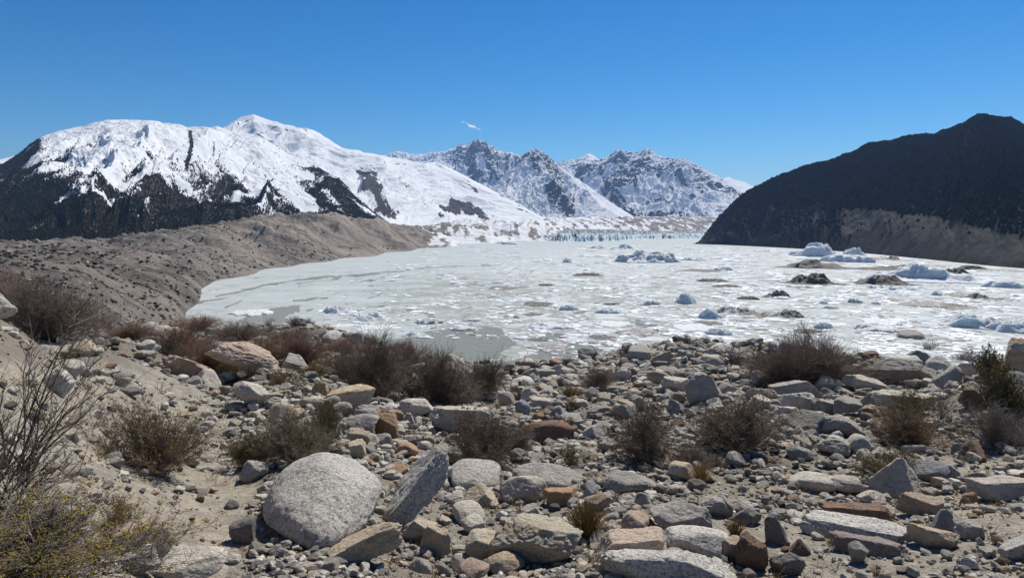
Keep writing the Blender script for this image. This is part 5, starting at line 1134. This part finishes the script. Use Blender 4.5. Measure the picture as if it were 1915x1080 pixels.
BG = [
 (1208, 491, 110, 30, 'streak', 'iceberg', 'iceberg', 'large blocky grey white iceberg streaked with dirt, in mid lake', 'the large blocky iceberg', [(-.62, 0, .62, .5), (-.1, 0, .95, .5), (.2, 0, .85, .5), (.78, 0, .9, .35), (.55, 0, .7, .4)], .25, .7),
 (1165, 467, 62, 15, 'ice', 'iceberg', 'iceberg', 'pale blue jagged iceberg before the glacier front', 'the pale blue iceberg', [(-.5, 0, .5, .3), (.1, 0, 1, .5), (.5, 0, .5, .4)], .6, .2),
 (1061, 491, 28, 12, 'ice', 'iceberg', 'iceberg', 'small bluish iceberg with a pointed top left of the blocky one', 'the small pointed iceberg', [(0, 0, 1, .7)], .5, .1),
 (1112, 480, 62, 6, 'ice', 'ice_floe', 'ice floe', 'long low blue ice ridge left behind the large blocky iceberg', None, None, .6, .5),
 (1296, 487, 44, 8, 'ice', 'ice_floe', 'ice floe', 'low bluish ice hump just right of the large blocky iceberg', None, None, .6, .3),
 (1120, 464, 30, 7, 'ice', 'iceberg', 'iceberg', 'small broken ice left of the pale blue iceberg', None, None, .7, .2),
 (955, 457, 34, 7, 'streak', 'ice_floe', 'ice floe', 'far grey ice hummocks left of the glacier front', None, None, .8, .2),
 (1085, 497, 22, 4, 'ice', 'ice_floe', 'ice floe', 'tiny ice lump under the small pointed iceberg', None, None, .6, .3),
 (1527, 480, 72, 31, 'ice', 'iceberg', 'iceberg', 'tallest white cone shaped iceberg at the foot of the dark mountain', 'the white cone iceberg', [(0, 0, 1, .95), (.5, 0, .5, .5)], .2, .1),
 (1488, 477, 22, 10, 'ice', 'iceberg', 'iceberg', 'small white iceberg left of the cone shaped one', None, None, .4, .3),
 (1585, 490, 66, 17, 'ice', 'iceberg', 'iceberg', 'low white iceberg with a flat top before the rounded one', 'the flat topped iceberg', None, .3, .6),
 (1596, 485, 48, 27, 'ice', 'iceberg', 'iceberg', 'rounded white iceberg right of the cone shaped one', 'the rounded white iceberg', [(0, 0, 1, .9)], .25, .3),
 (1623, 491, 22, 13, 'ice', 'iceberg', 'iceberg', 'small white dome right of the flat topped iceberg', None, None, .25, .4),
 (1655, 487, 70, 10, 'brown', 'debris_mound', 'debris mound', 'brownish ridge beyond the small white dome', None, [(-.3, 0, .7, .5), (.35, 0, 1, .3)], .4, .2),
 (1522, 502, 118, 20, 'mound', 'debris_mound', 'debris mound', 'long grey brown debris mound below the white cone iceberg', 'the long debris mound', [(-.25, 0, 1, .6), (.4, 0, .5, .6)], .35, .1),
 (1518, 532, 98, 26, 'mound', 'debris_mound', 'debris mound', 'twin peaked dark debris mound standing alone on the ice', 'the twin peaked mound', [(-.4, 0, .85, .4), (.15, 0, 1, .5)], .3, .1),
 (1662, 506, 125, 13, 'mound', 'debris_mound', 'debris mound', 'long dark debris ridge behind the many peaked iceberg', 'the long dark ridge', [(-.3, 0, .5, .6), (.35, 0, 1, .5)], .4, .1),
 (1652, 533, 105, 22, 'mound', 'debris_mound', 'debris mound', 'grey debris mound at the left foot of the many peaked iceberg', 'the grey left mound', [(0, 0, 1, .7), (-.5, 0, .5, .5)], .35, .1),
 (1718, 528, 160, 40, 'ice', 'iceberg', 'iceberg', 'long white iceberg with many peaks between two debris mounds', 'the many peaked iceberg', [(-.6, 0, .5, .4), (-.28, 0, .85, .28), (-.05, 0, 1, .3), (.2, 0, .7, .35), (.5, 0, .42, .4), (.82, 0, .62, .25)], .25, .3),
 (1748, 512, 26, 13, 'ice', 'iceberg', 'iceberg', 'little white peak just behind the many peaked iceberg', None, [(0, 0, 1, .8)], .3, .2),
 (1783, 512, 52, 12, 'mound', 'debris_mound', 'debris mound', 'short debris mound right behind the many peaked iceberg', None, [(.1, 0, 1, .7)], .4, .2),
 (1816, 504, 40, 9, 'mound', 'debris_mound', 'debris mound', 'small far debris mound near the dark mountain foot', None, None, .5, .1),
 (1740, 499, 60, 7, 'brown', 'debris_mound', 'debris mound', 'flat brown debris patch at the foot of the grey moraine wall', None, None, .5, .2),
 (1870, 508, 70, 8, 'brown', 'debris_mound', 'debris mound', 'brown debris streak at the right end of the lake', None, None, .6, .2),
 (1452, 557, 50, 18, 'dirty', 'iceberg', 'iceberg', 'white hump with a black debris base, centre right', 'the black based hump', [(.2, 0, 1, .7), (-.3, 0, .5, .5)], .35, .2),
 (1400, 560, 38, 8, 'mound', 'debris_mound', 'debris mound', 'small dark debris heap left of the black based hump', None, None, .5, .2),
 (1330, 527, 58, 8, 'mound', 'debris_mound', 'debris mound', 'thin dark debris strip in mid lake right of centre', 'the thin dark strip', None, .5, .2),
 (1358, 537, 50, 6, 'mound', 'debris_mound', 'debris mound', 'thin debris streak just below the dark strip', None, None, .6, .2),
 (1310, 508, 70, 8, 'dirty', 'ice_floe', 'ice floe', 'stained low ice behind the thin dark strip', None, None, .6, .3),
 (1283, 568, 42, 26, 'ice', 'iceberg', 'iceberg', 'sharp white pyramid shaped iceberg in the middle of the floes', 'the pyramid iceberg', [(-.15, 0, 1, .9), (.4, 0, .5, .5)], .25, .1),
 (1203, 570, 66, 14, 'floe', 'ice_floe', 'ice floe', 'tilted flat white floe left of the pyramid iceberg', 'the tilted white floe', [(.3, 0, 1, .9)], .15, .5),
 (1330, 596, 46, 26, 'ice', 'iceberg', 'iceberg', 'leaning white ice slab with blue edge', 'the leaning ice slab', [(-.4, 0, 1, .6), (.1, 0, .8, .6), (.6, 0, .35, .5)], .25, .3),
 (1376, 588, 90, 18, 'brown', 'debris_mound', 'debris mound', 'brown debris bank right of the leaning ice slab', 'the brown debris bank', [(-.4, 0, 1, .5), (.3, 0, .7, .6)], .5, .2),
 (1455, 594, 80, 20, 'brown', 'debris_mound', 'debris mound', 'grey brown ridge with a white right end', 'the white ended ridge', [(.5, 0, 1, .6), (-.3, 0, .5, .6)], .3, .2),
 (1320, 607, 50, 10, 'dirty', 'ice_floe', 'ice floe', 'dirty rough floe below the leaning ice slab', None, None, .6, .3),
 (1300, 618, 80, 14, 'floe', 'ice_floe', 'ice floe', 'flat white floe beneath the dirty rough one, right of centre', None, None, .2, .9),
 (1342, 626, 44, 16, 'ice', 'iceberg', 'iceberg', 'rough white ice heap near the shore, right of centre', 'the near shore heap', None, .5, .3),
 (1136, 586, 44, 13, 'ice', 'iceberg', 'iceberg', 'small white iceberg with dark cracks left of the tilted floe', 'the cracked white iceberg', None, .35, .3),
 (1063, 580, 32, 14, 'ice', 'iceberg', 'iceberg', 'rounded white iceberg right of the curved dirty floe', 'the little round iceberg', None, .3, .3),
 (1008, 572, 58, 16, 'dirty', 'ice_floe', 'ice floe', 'curved dirty floe edged with black debris', 'the curved dirty floe', None, .6, .3),
 (952, 551, 44, 4, 'brown', 'ice_floe', 'ice floe', 'thin brown floe left of the curved dirty one', None, None, .3, .4),
 (940, 541, 66, 7, 'dirty', 'ice_floe', 'ice floe', 'long thin floe with dark spots behind the brown one', None, None, .7, .3),
 (1022, 534, 30, 5, 'mound', 'ice_floe', 'ice floe', 'small dark spotted floe in mid lake', None, None, .6, .3),
 (1100, 516, 52, 8, 'mound', 'debris_mound', 'debris mound', 'brown debris patch in mid lake below the small pointed iceberg', 'the mid lake debris patch', None, .6, .1),
 (1078, 524, 30, 5, 'floe', 'ice_floe', 'ice floe', 'small white floe below the mid lake debris patch', None, None, .3, .7),
 (1028, 616, 104, 18, 'floe', 'ice_floe', 'ice floe', 'broad rough white floe behind the open pool', 'the broad rough floe', [(-.5, .2, 1, .6), (.2, -.2, .5, .8)], .5, .5),
 (1148, 611, 72, 15, 'floe', 'ice_floe', 'ice floe', 'smooth bright white floe with a clean curved edge', 'the bright smooth floe', None, .12, .95),
 (1194, 627, 74, 14, 'brown', 'ice_floe', 'ice floe', 'flat brown debris covered floe below the bright smooth one', 'the flat brown floe', None, .25, .8),
 (1122, 634, 50, 12, 'dirty', 'ice_floe', 'ice floe', 'black and white dirty floe left of the flat brown one', None, None, .6, .3),
 (1145, 645, 26, 7, 'floe', 'ice_floe', 'ice floe', 'small oval floe between the dirty floe and the crest bushes', None, None, .2, .9),
 (1032, 656, 70, 15, 'brown', 'ice_floe', 'ice floe', 'streaked brown and white oval floe at the edge of the pool', 'the streaked oval floe', None, .2, .8),
 (975, 635, 30, 16, 'floe', 'ice_floe', 'ice floe', 'pale floe standing upright in the pool edge', None, None, .3, .7),
 (1010, 638, 44, 8, 'dirty', 'ice_floe', 'ice floe', 'dark edged low floe above the streaked oval one', None, None, .4, .5),
 (775, 630, 46, 15, 'ice', 'ice_floe', 'ice floe', 'white floe with a raised knob in the open pool', 'the knobbed floe', [(-.3, 0, 1, .4), (.5, 0, .5, .5)], .3, .5),
 (868, 618, 42, 9, 'ice', 'ice_floe', 'ice floe', 'flat white floe drifting at the upper edge of the pool', 'the drifting white floe', None, .3, .7),
 (888, 600, 40, 7, 'streak', 'ice_floe', 'ice floe', 'thin grey and white floe behind the drifting white one', None, None, .5, .6),
 (800, 606, 50, 12, 'streak', 'ice_floe', 'ice floe', 'rough grey white hummock behind the open pool', None, None, .6, .3),
 (632, 586, 66, 18, 'floe', 'iceberg', 'ice ridge', 'heaped white ice ridge at the left of the floe field', 'the heaped ice ridge', [(-.3, 0, 1, .5), (.4, 0, .6, .5)], .55, .3),
 (682, 600, 84, 22, 'floe', 'iceberg', 'ice ridge', 'long jumbled white ice ridge right of the heaped one', 'the jumbled ice ridge', [(0, 0, .8, .7), (.5, 0, 1, .4)], .6, .4),
 (745, 583, 40, 6, 'brown', 'ice_floe', 'ice floe', 'reddish brown floe right of the jumbled ridge', 'the reddish floe', None, .3, .5), (797, 586, 36, 6, 'brown', 'ice_floe', 'ice floe', 'pale brown floe right of the reddish one', None, None, .3, .5),
 (472, 590, 70, 20, 'floe', 'ice_floe', 'ice floe', 'white rough edged sheet beside the left pool', 'the left pool sheet', None, .35, .6),
 (700, 616, 60, 12, 'floe', 'ice_floe', 'ice floe', 'rough white floe near the crest left of the pool', None, None, .5, .5), (640, 612, 44, 10, 'floe', 'ice_floe', 'ice floe', 'low white floe under the heaped ice ridge', None, None, .5, .5),
 (1745, 576, 100, 18, 'brown', 'debris_mound', 'debris mound', 'wide pale grey debris dome on the right ice', 'the pale grey dome', None, .3, .3), (1780, 576, 46, 16, 'dirty', 'iceberg', 'iceberg', 'crumpled blue grey ice at the right end of the pale grey dome', None, None, .7, .2),
 (1800, 555, 50, 14, 'brown', 'debris_mound', 'debris mound', 'brown mound in a row with a white knob at the right', None, None, .4, .2), (1845, 560, 70, 12, 'dirty', 'debris_mound', 'debris mound', 'low mixed ice and debris mound at the right', None, [(-.4, 0, 1, .4)], .5, .2),
 (1880, 538, 50, 14, 'ice', 'iceberg', 'iceberg', 'white hummock against the right edge', None, None, .4, .3), (1650, 541, 60, 9, 'ice', 'iceberg', 'iceberg', 'chain of low white humps below the grey left mound', None, [(-.6, 0, 1, .3), (0, 0, .8, .3), (.5, 0, .9, .3)], .4, .2),
 (1692, 544, 60, 11, 'ice', 'iceberg', 'iceberg', 'low bluish humps below the many peaked iceberg', None, [(-.5, 0, 1, .4), (.3, 0, .7, .4)], .4, .2), (1752, 552, 22, 10, 'ice', 'iceberg', 'iceberg', 'single small white knob below the right end of the many peaked iceberg', None, [(0, 0, 1, .8)], .3, .2),
 (1598, 566, 22, 11, 'streak', 'iceberg', 'iceberg', 'small grey white knob left of the pale grey dome', None, None, .4, .2), (1638, 569, 14, 7, 'ice', 'iceberg', 'iceberg', 'tiny blue knob between the grey white knob and the pale dome', None, None, .3, .2),
 (1540, 568, 18, 7, 'ice', 'iceberg', 'iceberg', 'tiny rounded ice lump left of the grey white knob', None, None, .3, .2), (1552, 577, 24, 7, 'ice', 'ice_floe', 'ice floe', 'low ice lump below the tiny rounded one', None, None, .3, .4),
 (1542, 615, 28, 16, 'ice', 'iceberg', 'iceberg', 'bluish rounded iceberg near the right shore', 'the bluish shore iceberg', None, .3, .3), (1560, 610, 50, 10, 'floe', 'ice_floe', 'ice floe', 'flat ice shelf joined to the bluish shore iceberg', None, None, .2, .9),
 (1510, 622, 40, 14, 'dirty', 'iceberg', 'iceberg', 'dark capped iceberg left of the bluish shore iceberg', None, None, .4, .3), (1640, 620, 76, 15, 'floe', 'ice_floe', 'ice floe', 'thick white floe with a blue knob at its left, near the right crest', 'the thick blue knobbed floe', [(-.6, 0, 1, .3), (.2, 0, .6, .9)], .2, .7),
 (1640, 604, 60, 9, 'floe', 'ice_floe', 'ice floe', 'long white floe behind the thick blue knobbed one', None, None, .3, .7), (1845, 616, 120, 32, 'ice', 'iceberg', 'ice ridge', 'broad furrowed white ice swell near the right edge', 'the furrowed ice swell', [(-.4, 0, 1, .8), (.5, 0, .7, .7)], .45, .3),
 (1900, 622, 80, 24, 'ice', 'iceberg', 'ice ridge', 'rough white ice cut by the right edge', None, None, .5, .3), (1750, 636, 60, 9, 'brown', 'ice_floe', 'ice floe', 'muddy floe close behind the right crest', None, None, .4, .6),
 (1440, 525, 40, 5, 'ice', 'ice_floe', 'ice floe', 'pale blue lump left of the twin peaked mound', None, None, .4, .3), (1497, 538, 44, 7, 'ice', 'ice_floe', 'ice floe', 'flat bluish lump below the twin peaked mound', None, None, .3, .5), (1413, 520, 28, 4, 'brown', 'ice_floe', 'ice floe', 'small brown patch left of the twin peaked mound', None, None, .5, .2),
 (1405, 498, 40, 4, 'brown', 'ice_floe', 'ice floe', 'thin brown streak left of the long debris mound', None, None, .5, .2), (1425, 470, 30, 4, 'streak', 'ice_floe', 'ice floe', 'grey streak on the ice below the dark mountain foot', None, None, .5, .2),
 (1355, 505, 34, 8, 'streak', 'ice_floe', 'ice floe', 'low stained ice hump behind the thin dark strip, right part', None, None, .6, .2), (1238, 575, 30, 5, 'brown', 'ice_floe', 'ice floe', 'faint brown floe right of the tilted white one', None, None, .3, .5), (1145, 570, 30, 5, 'mound', 'ice_floe', 'ice floe', 'dark spotted floe above the cracked white iceberg', None, None, .5, .4),
 (995, 590, 40, 7, 'dirty', 'ice_floe', 'ice floe', 'thin floe with a dark back left of the little round iceberg', None, None, .5, .3), (966, 594, 12, 6, 'ice', 'ice_floe', 'ice floe', 'tiny white block left of the thin dark backed floe', None, None, .2, .5),
]
for b_ in BG: berg(*b_)
# loose floes: the largest as things of their own, the finest brash as one sheet of pieces
def slab_geo(r, n=9, thick=.12):
    a = np.sort(r.uniform(0, 2 * pi, n)); q = r.uniform(.72, 1.05, n); x = q * np.cos(a); y = q * np.sin(a)
    top = np.stack([x * .94, y * .94, np.full(n, thick) + r.normal(0, .01, n)], 1); mid = np.stack([x, y, np.full(n, thick * .5)], 1); bot = np.stack([x, y, np.full(n, -thick * .6)], 1)
    return np.concatenate([top, mid, bot, [[0, 0, thick * 1.05]]])
def slab_faces(n=9):
    j = np.arange(n); k = (j + 1) % n
    return np.concatenate([np.stack([j, k, np.full(n, 3 * n)], 1)[:, ::1], np.stack([j + n, k + n, k], 1), np.stack([j + n, k, j], 1), np.stack([j + 2 * n, k + 2 * n, k + n], 1), np.stack([j + 2 * n, k + n, j + n], 1)])
def floe_where(n, seed, p0, p1):
    r = np.random.default_rng(seed); px = r.uniform(330, 2000, n); py = 440 + (690 - 440) * r.uniform(p0, p1, n) ** 1.1
    w = sst(px + .9 * (py - 560), 560, 820) * (0.55 + .45 * sst(px, 1000, 1300)); u = fbm(px / 70, py / 22, 3, 99)
    k = (r.random(n) < w * (0.06 + .94 * sst(u + .35 * fbm(px / 25, py / 7, 3, 98), -.25, .45))) & ~((px > 690) & (px < 1000) & (py > 632)) & (py > baseG(px) + 3); return px[k], py[k]
fr = np.random.default_rng(12); fpx, fpy = floe_where(1500, 4, .12, .80)
FPRO = {}
cnt = 0
for a, b in zip(fpx, fpy):
    if cnt >= 170: break
    x, y, d = lake_pt(a, b)
    if height(np.array([x]), np.array([y]))[0] > -1: continue
    kind = fr.choice(['floe', 'floe', 'floe', 'ice', 'streak', 'brown'], p=[.38, .2, .12, .12, .11, .07]); key = (int(fr.integers(0, 5)), kind)
    if key not in FPRO:
        if kind in ('floe', 'brown'): V = slab_geo(np.random.default_rng(key[0] + 5), 11, .16); Fc = slab_faces(11)
        else: V, Fc = disc_geo(key[0] + 31, .4, .3, None, 12, 30); V = V * np.array([1, 1, .5])
        FPRO[key] = mesh_np('ice_floe', V, Fc, kind not in ('floe', 'brown'))
    size = (6 + 15 * fr.random() ** 2) * hypot(d, CZ) / F / 2
    o = link('ice_floe', FPRO[key], IM[kind], loc=(x, y, 0)); o['category'] = 'ice floe'; o['kind'] = 'thing'; o['group'] = 'loose floes scattered over the frozen lake'
    o.scale = (size * fr.uniform(1, 1.6), size * fr.uniform(.8, 1.3), min(size, 4) * fr.uniform(.5, 1)); o.rotation_euler = (0, 0, fr.uniform(-.6, .6))
    AUTO_ICE.append((o, x, y, kind, 'ice_floe')); cnt += 1
bpx, bpy_ = floe_where(75000, 9, .06, .98)
rb = np.random.default_rng(31); P9 = np.stack([slab_geo(rb) for _ in range(20)]); F9 = slab_faces(); n = len(bpx)
v_ = (540 - bpy_) / F; u_ = (bpx - 957.5) / F; dyy = cP + v_ * sP; dzz = -sP + v_ * cP; hh_ = np.hypot(u_, dyy); d = CZ / (-dzz / hh_); x = d * u_ / hh_; y = d * dyy / hh_
k = (height(x, y) < -.8) & (d < 2500); x, y, d = x[k], y[k], d[k]; n = len(x)
size = (1.0 + 14 * rb.random(n) ** 3.4) * d / F * .6; a = rb.uniform(0, 6.28, n)
Q = P9[rb.integers(0, 20, n)] * np.stack([size * rb.uniform(.9, 1.8, n), size, np.minimum(size, 2) * .9], 1)[:, None]
VX = Q[..., 0] * np.cos(a)[:, None] - Q[..., 1] * np.sin(a)[:, None] + x[:, None]; VY = Q[..., 0] * np.sin(a)[:, None] + Q[..., 1] * np.cos(a)[:, None] + y[:, None]
VV = np.stack([VX, VY, Q[..., 2] + .02], -1).reshape(-1, 3); FF = (F9[None] + (np.arange(n) * P9.shape[1])[:, None, None]).reshape(-1, 3)
tt_ = np.where(rb.random(n)[:, None] < .86, np.array([[.80, .83, .84]]) * rb.uniform(.70, 1.08, (n, 1)), np.array([[.24, .21, .18]])); tt_ = np.concatenate([tt_, np.ones((n, 1))], 1)
m, t, b = new_mat('brash_ice'); setc(t, b, attr(t, 'tint', 'Color')); b.inputs['Roughness'].default_value = .6
tag(link('brash_ice', mesh_np('brash_ice', VV, FF, False, None, {'tint': np.repeat(tt_, P9.shape[1], 0)}), m), 'small broken ice pieces littering the frozen lake', 'ice', kind='stuff')

# ------------------------------------------------------------------ labels from neighbours
SHORT = lambda s: s
ORD = ['', 'second ', 'third ', 'fourth ', 'fifth ', 'sixth ', 'seventh ', 'eighth ', 'ninth ', 'tenth ', 'eleventh ', 'twelfth ', 'thirteenth ', 'fourteenth ', 'fifteenth ']
def auto_labels(items, lms):
    lms = [q for q in lms if len(q[2].split()) <= 6]
    groups = {}
    for o, x, y, desc in items:
        best = min(lms, key=lambda q: hypot(q[0] - x, q[1] - y)); dx, dy = x - best[0], y - best[1]
        az = atan2(best[0], best[1]); lat = dx * cos(az) - dy * sin(az); dep = dx * sin(az) + dy * cos(az)
        rel = ('right of' if lat > 0 else 'left of') if abs(lat) > abs(dep) else ('behind' if dep > 0 else 'in front of')
        groups.setdefault((desc, rel, best[2]), []).append((hypot(dx, dy), o))
    for (desc, rel, lm), L in groups.items():
        L.sort(key=lambda q: q[0])
        for i, (dd, o) in enumerate(L):
            if len(L) == 1: o['label'] = f'{desc} {rel} {lm}'
            elif i == 0: o['label'] = f'nearest {desc} {rel} {lm}'
            else: o['label'] = f'{ORD[min(i, 14)]}nearest {desc} {rel} {lm}'
auto_labels([(o, x, y, d_) for o, x, y, d_ in AUTO], LM)
KI = {'floe': 'flat white floe', 'ice': 'white ice hump', 'streak': 'grey streaked ice hump', 'brown': 'flat brown floe', 'dirty': 'dirty floe', 'mound': 'dark mound'}
auto_labels([(o, x, y, KI[k_]) for o, x, y, k_, nm in AUTO_ICE], LM_ICE)

# ------------------------------------------------------------------ haze and the one small cloud
hz = bpy.data.meshes.new('haze'); bm = bmesh.new(); bmesh.ops.create_cube(bm, size=1); bm.to_mesh(hz); bm.free()
zt = max((o.matrix_basis @ Vector(c)).z for o in COL.objects if o.type == 'MESH' for c in o.bound_box) + 40
ho = link('haze', hz, None, loc=(0, 8000, (zt - 20) / 2)); ho.scale = (24000, 17400, zt + 20)
hm = bpy.data.materials.new('haze'); hm.use_nodes = True; ht = hm.node_tree; ht.nodes.clear()
o_ = ht.nodes.new('ShaderNodeOutputMaterial'); pv = ht.nodes.new('ShaderNodeVolumePrincipled'); ht.links.new(pv.outputs[0], o_.inputs['Volume'])
pv.inputs['Color'].default_value = (.32, .56, 1, 1); pv.inputs['Density'].default_value = 4.6e-5; pv.inputs['Anisotropy'].default_value = 0.2
hz.materials.append(hm); tag(ho, 'thin blue air between the viewer and the far peaks', 'haze', kind='stuff')
def cloud():
    r = np.random.default_rng(3); V0, F0 = ICO[3]; V, Fc = [], []; off = 0
    dx, dy, dz = ray(882, 236); D = 21000; c = np.array([dx * D, dy * D, CZ + dz * D]); e = np.array([dy, -dx, 0])
    for i in range(34):
        u = r.normal(0, .5); s = (16 + 46 * r.random() ** 2) * math.exp(-abs(u)); P = V0 * s * np.array([2.2, 1.5, .45])
        P = P * (1 + .5 * perlin3(V0 * 2.5 + i, i)[:, None]); o = e * u * 260 + np.array([0, r.normal(0, 60), -u * 120 + r.normal(0, 24)])
        V.append(P + o); Fc.append(F0 + off); off += len(P)
    m = bpy.data.materials.new('thin_cloud'); m.use_nodes = True; t = m.node_tree; t.nodes.clear(); o = t.nodes.new('ShaderNodeOutputMaterial')
    d = t.nodes.new('ShaderNodeBsdfTranslucent'); d.inputs[0].default_value = (1, 1, 1, 1); tr = t.nodes.new('ShaderNodeBsdfTransparent'); mx = t.nodes.new('ShaderNodeMixShader'); lw = t.nodes.new('ShaderNodeLayerWeight')
    mx.inputs[0].default_value = .8; t.links.new(d.outputs[0], mx.inputs[1]); t.links.new(tr.outputs[0], mx.inputs[2]); t.links.new(mx.outputs[0], o.inputs[0])
    tag(link('cloud', mesh_np('cloud', np.concatenate(V), np.concatenate(Fc)), m, loc=c), 'tiny wisp of white cloud above the jagged summit', 'cloud')
cloud()
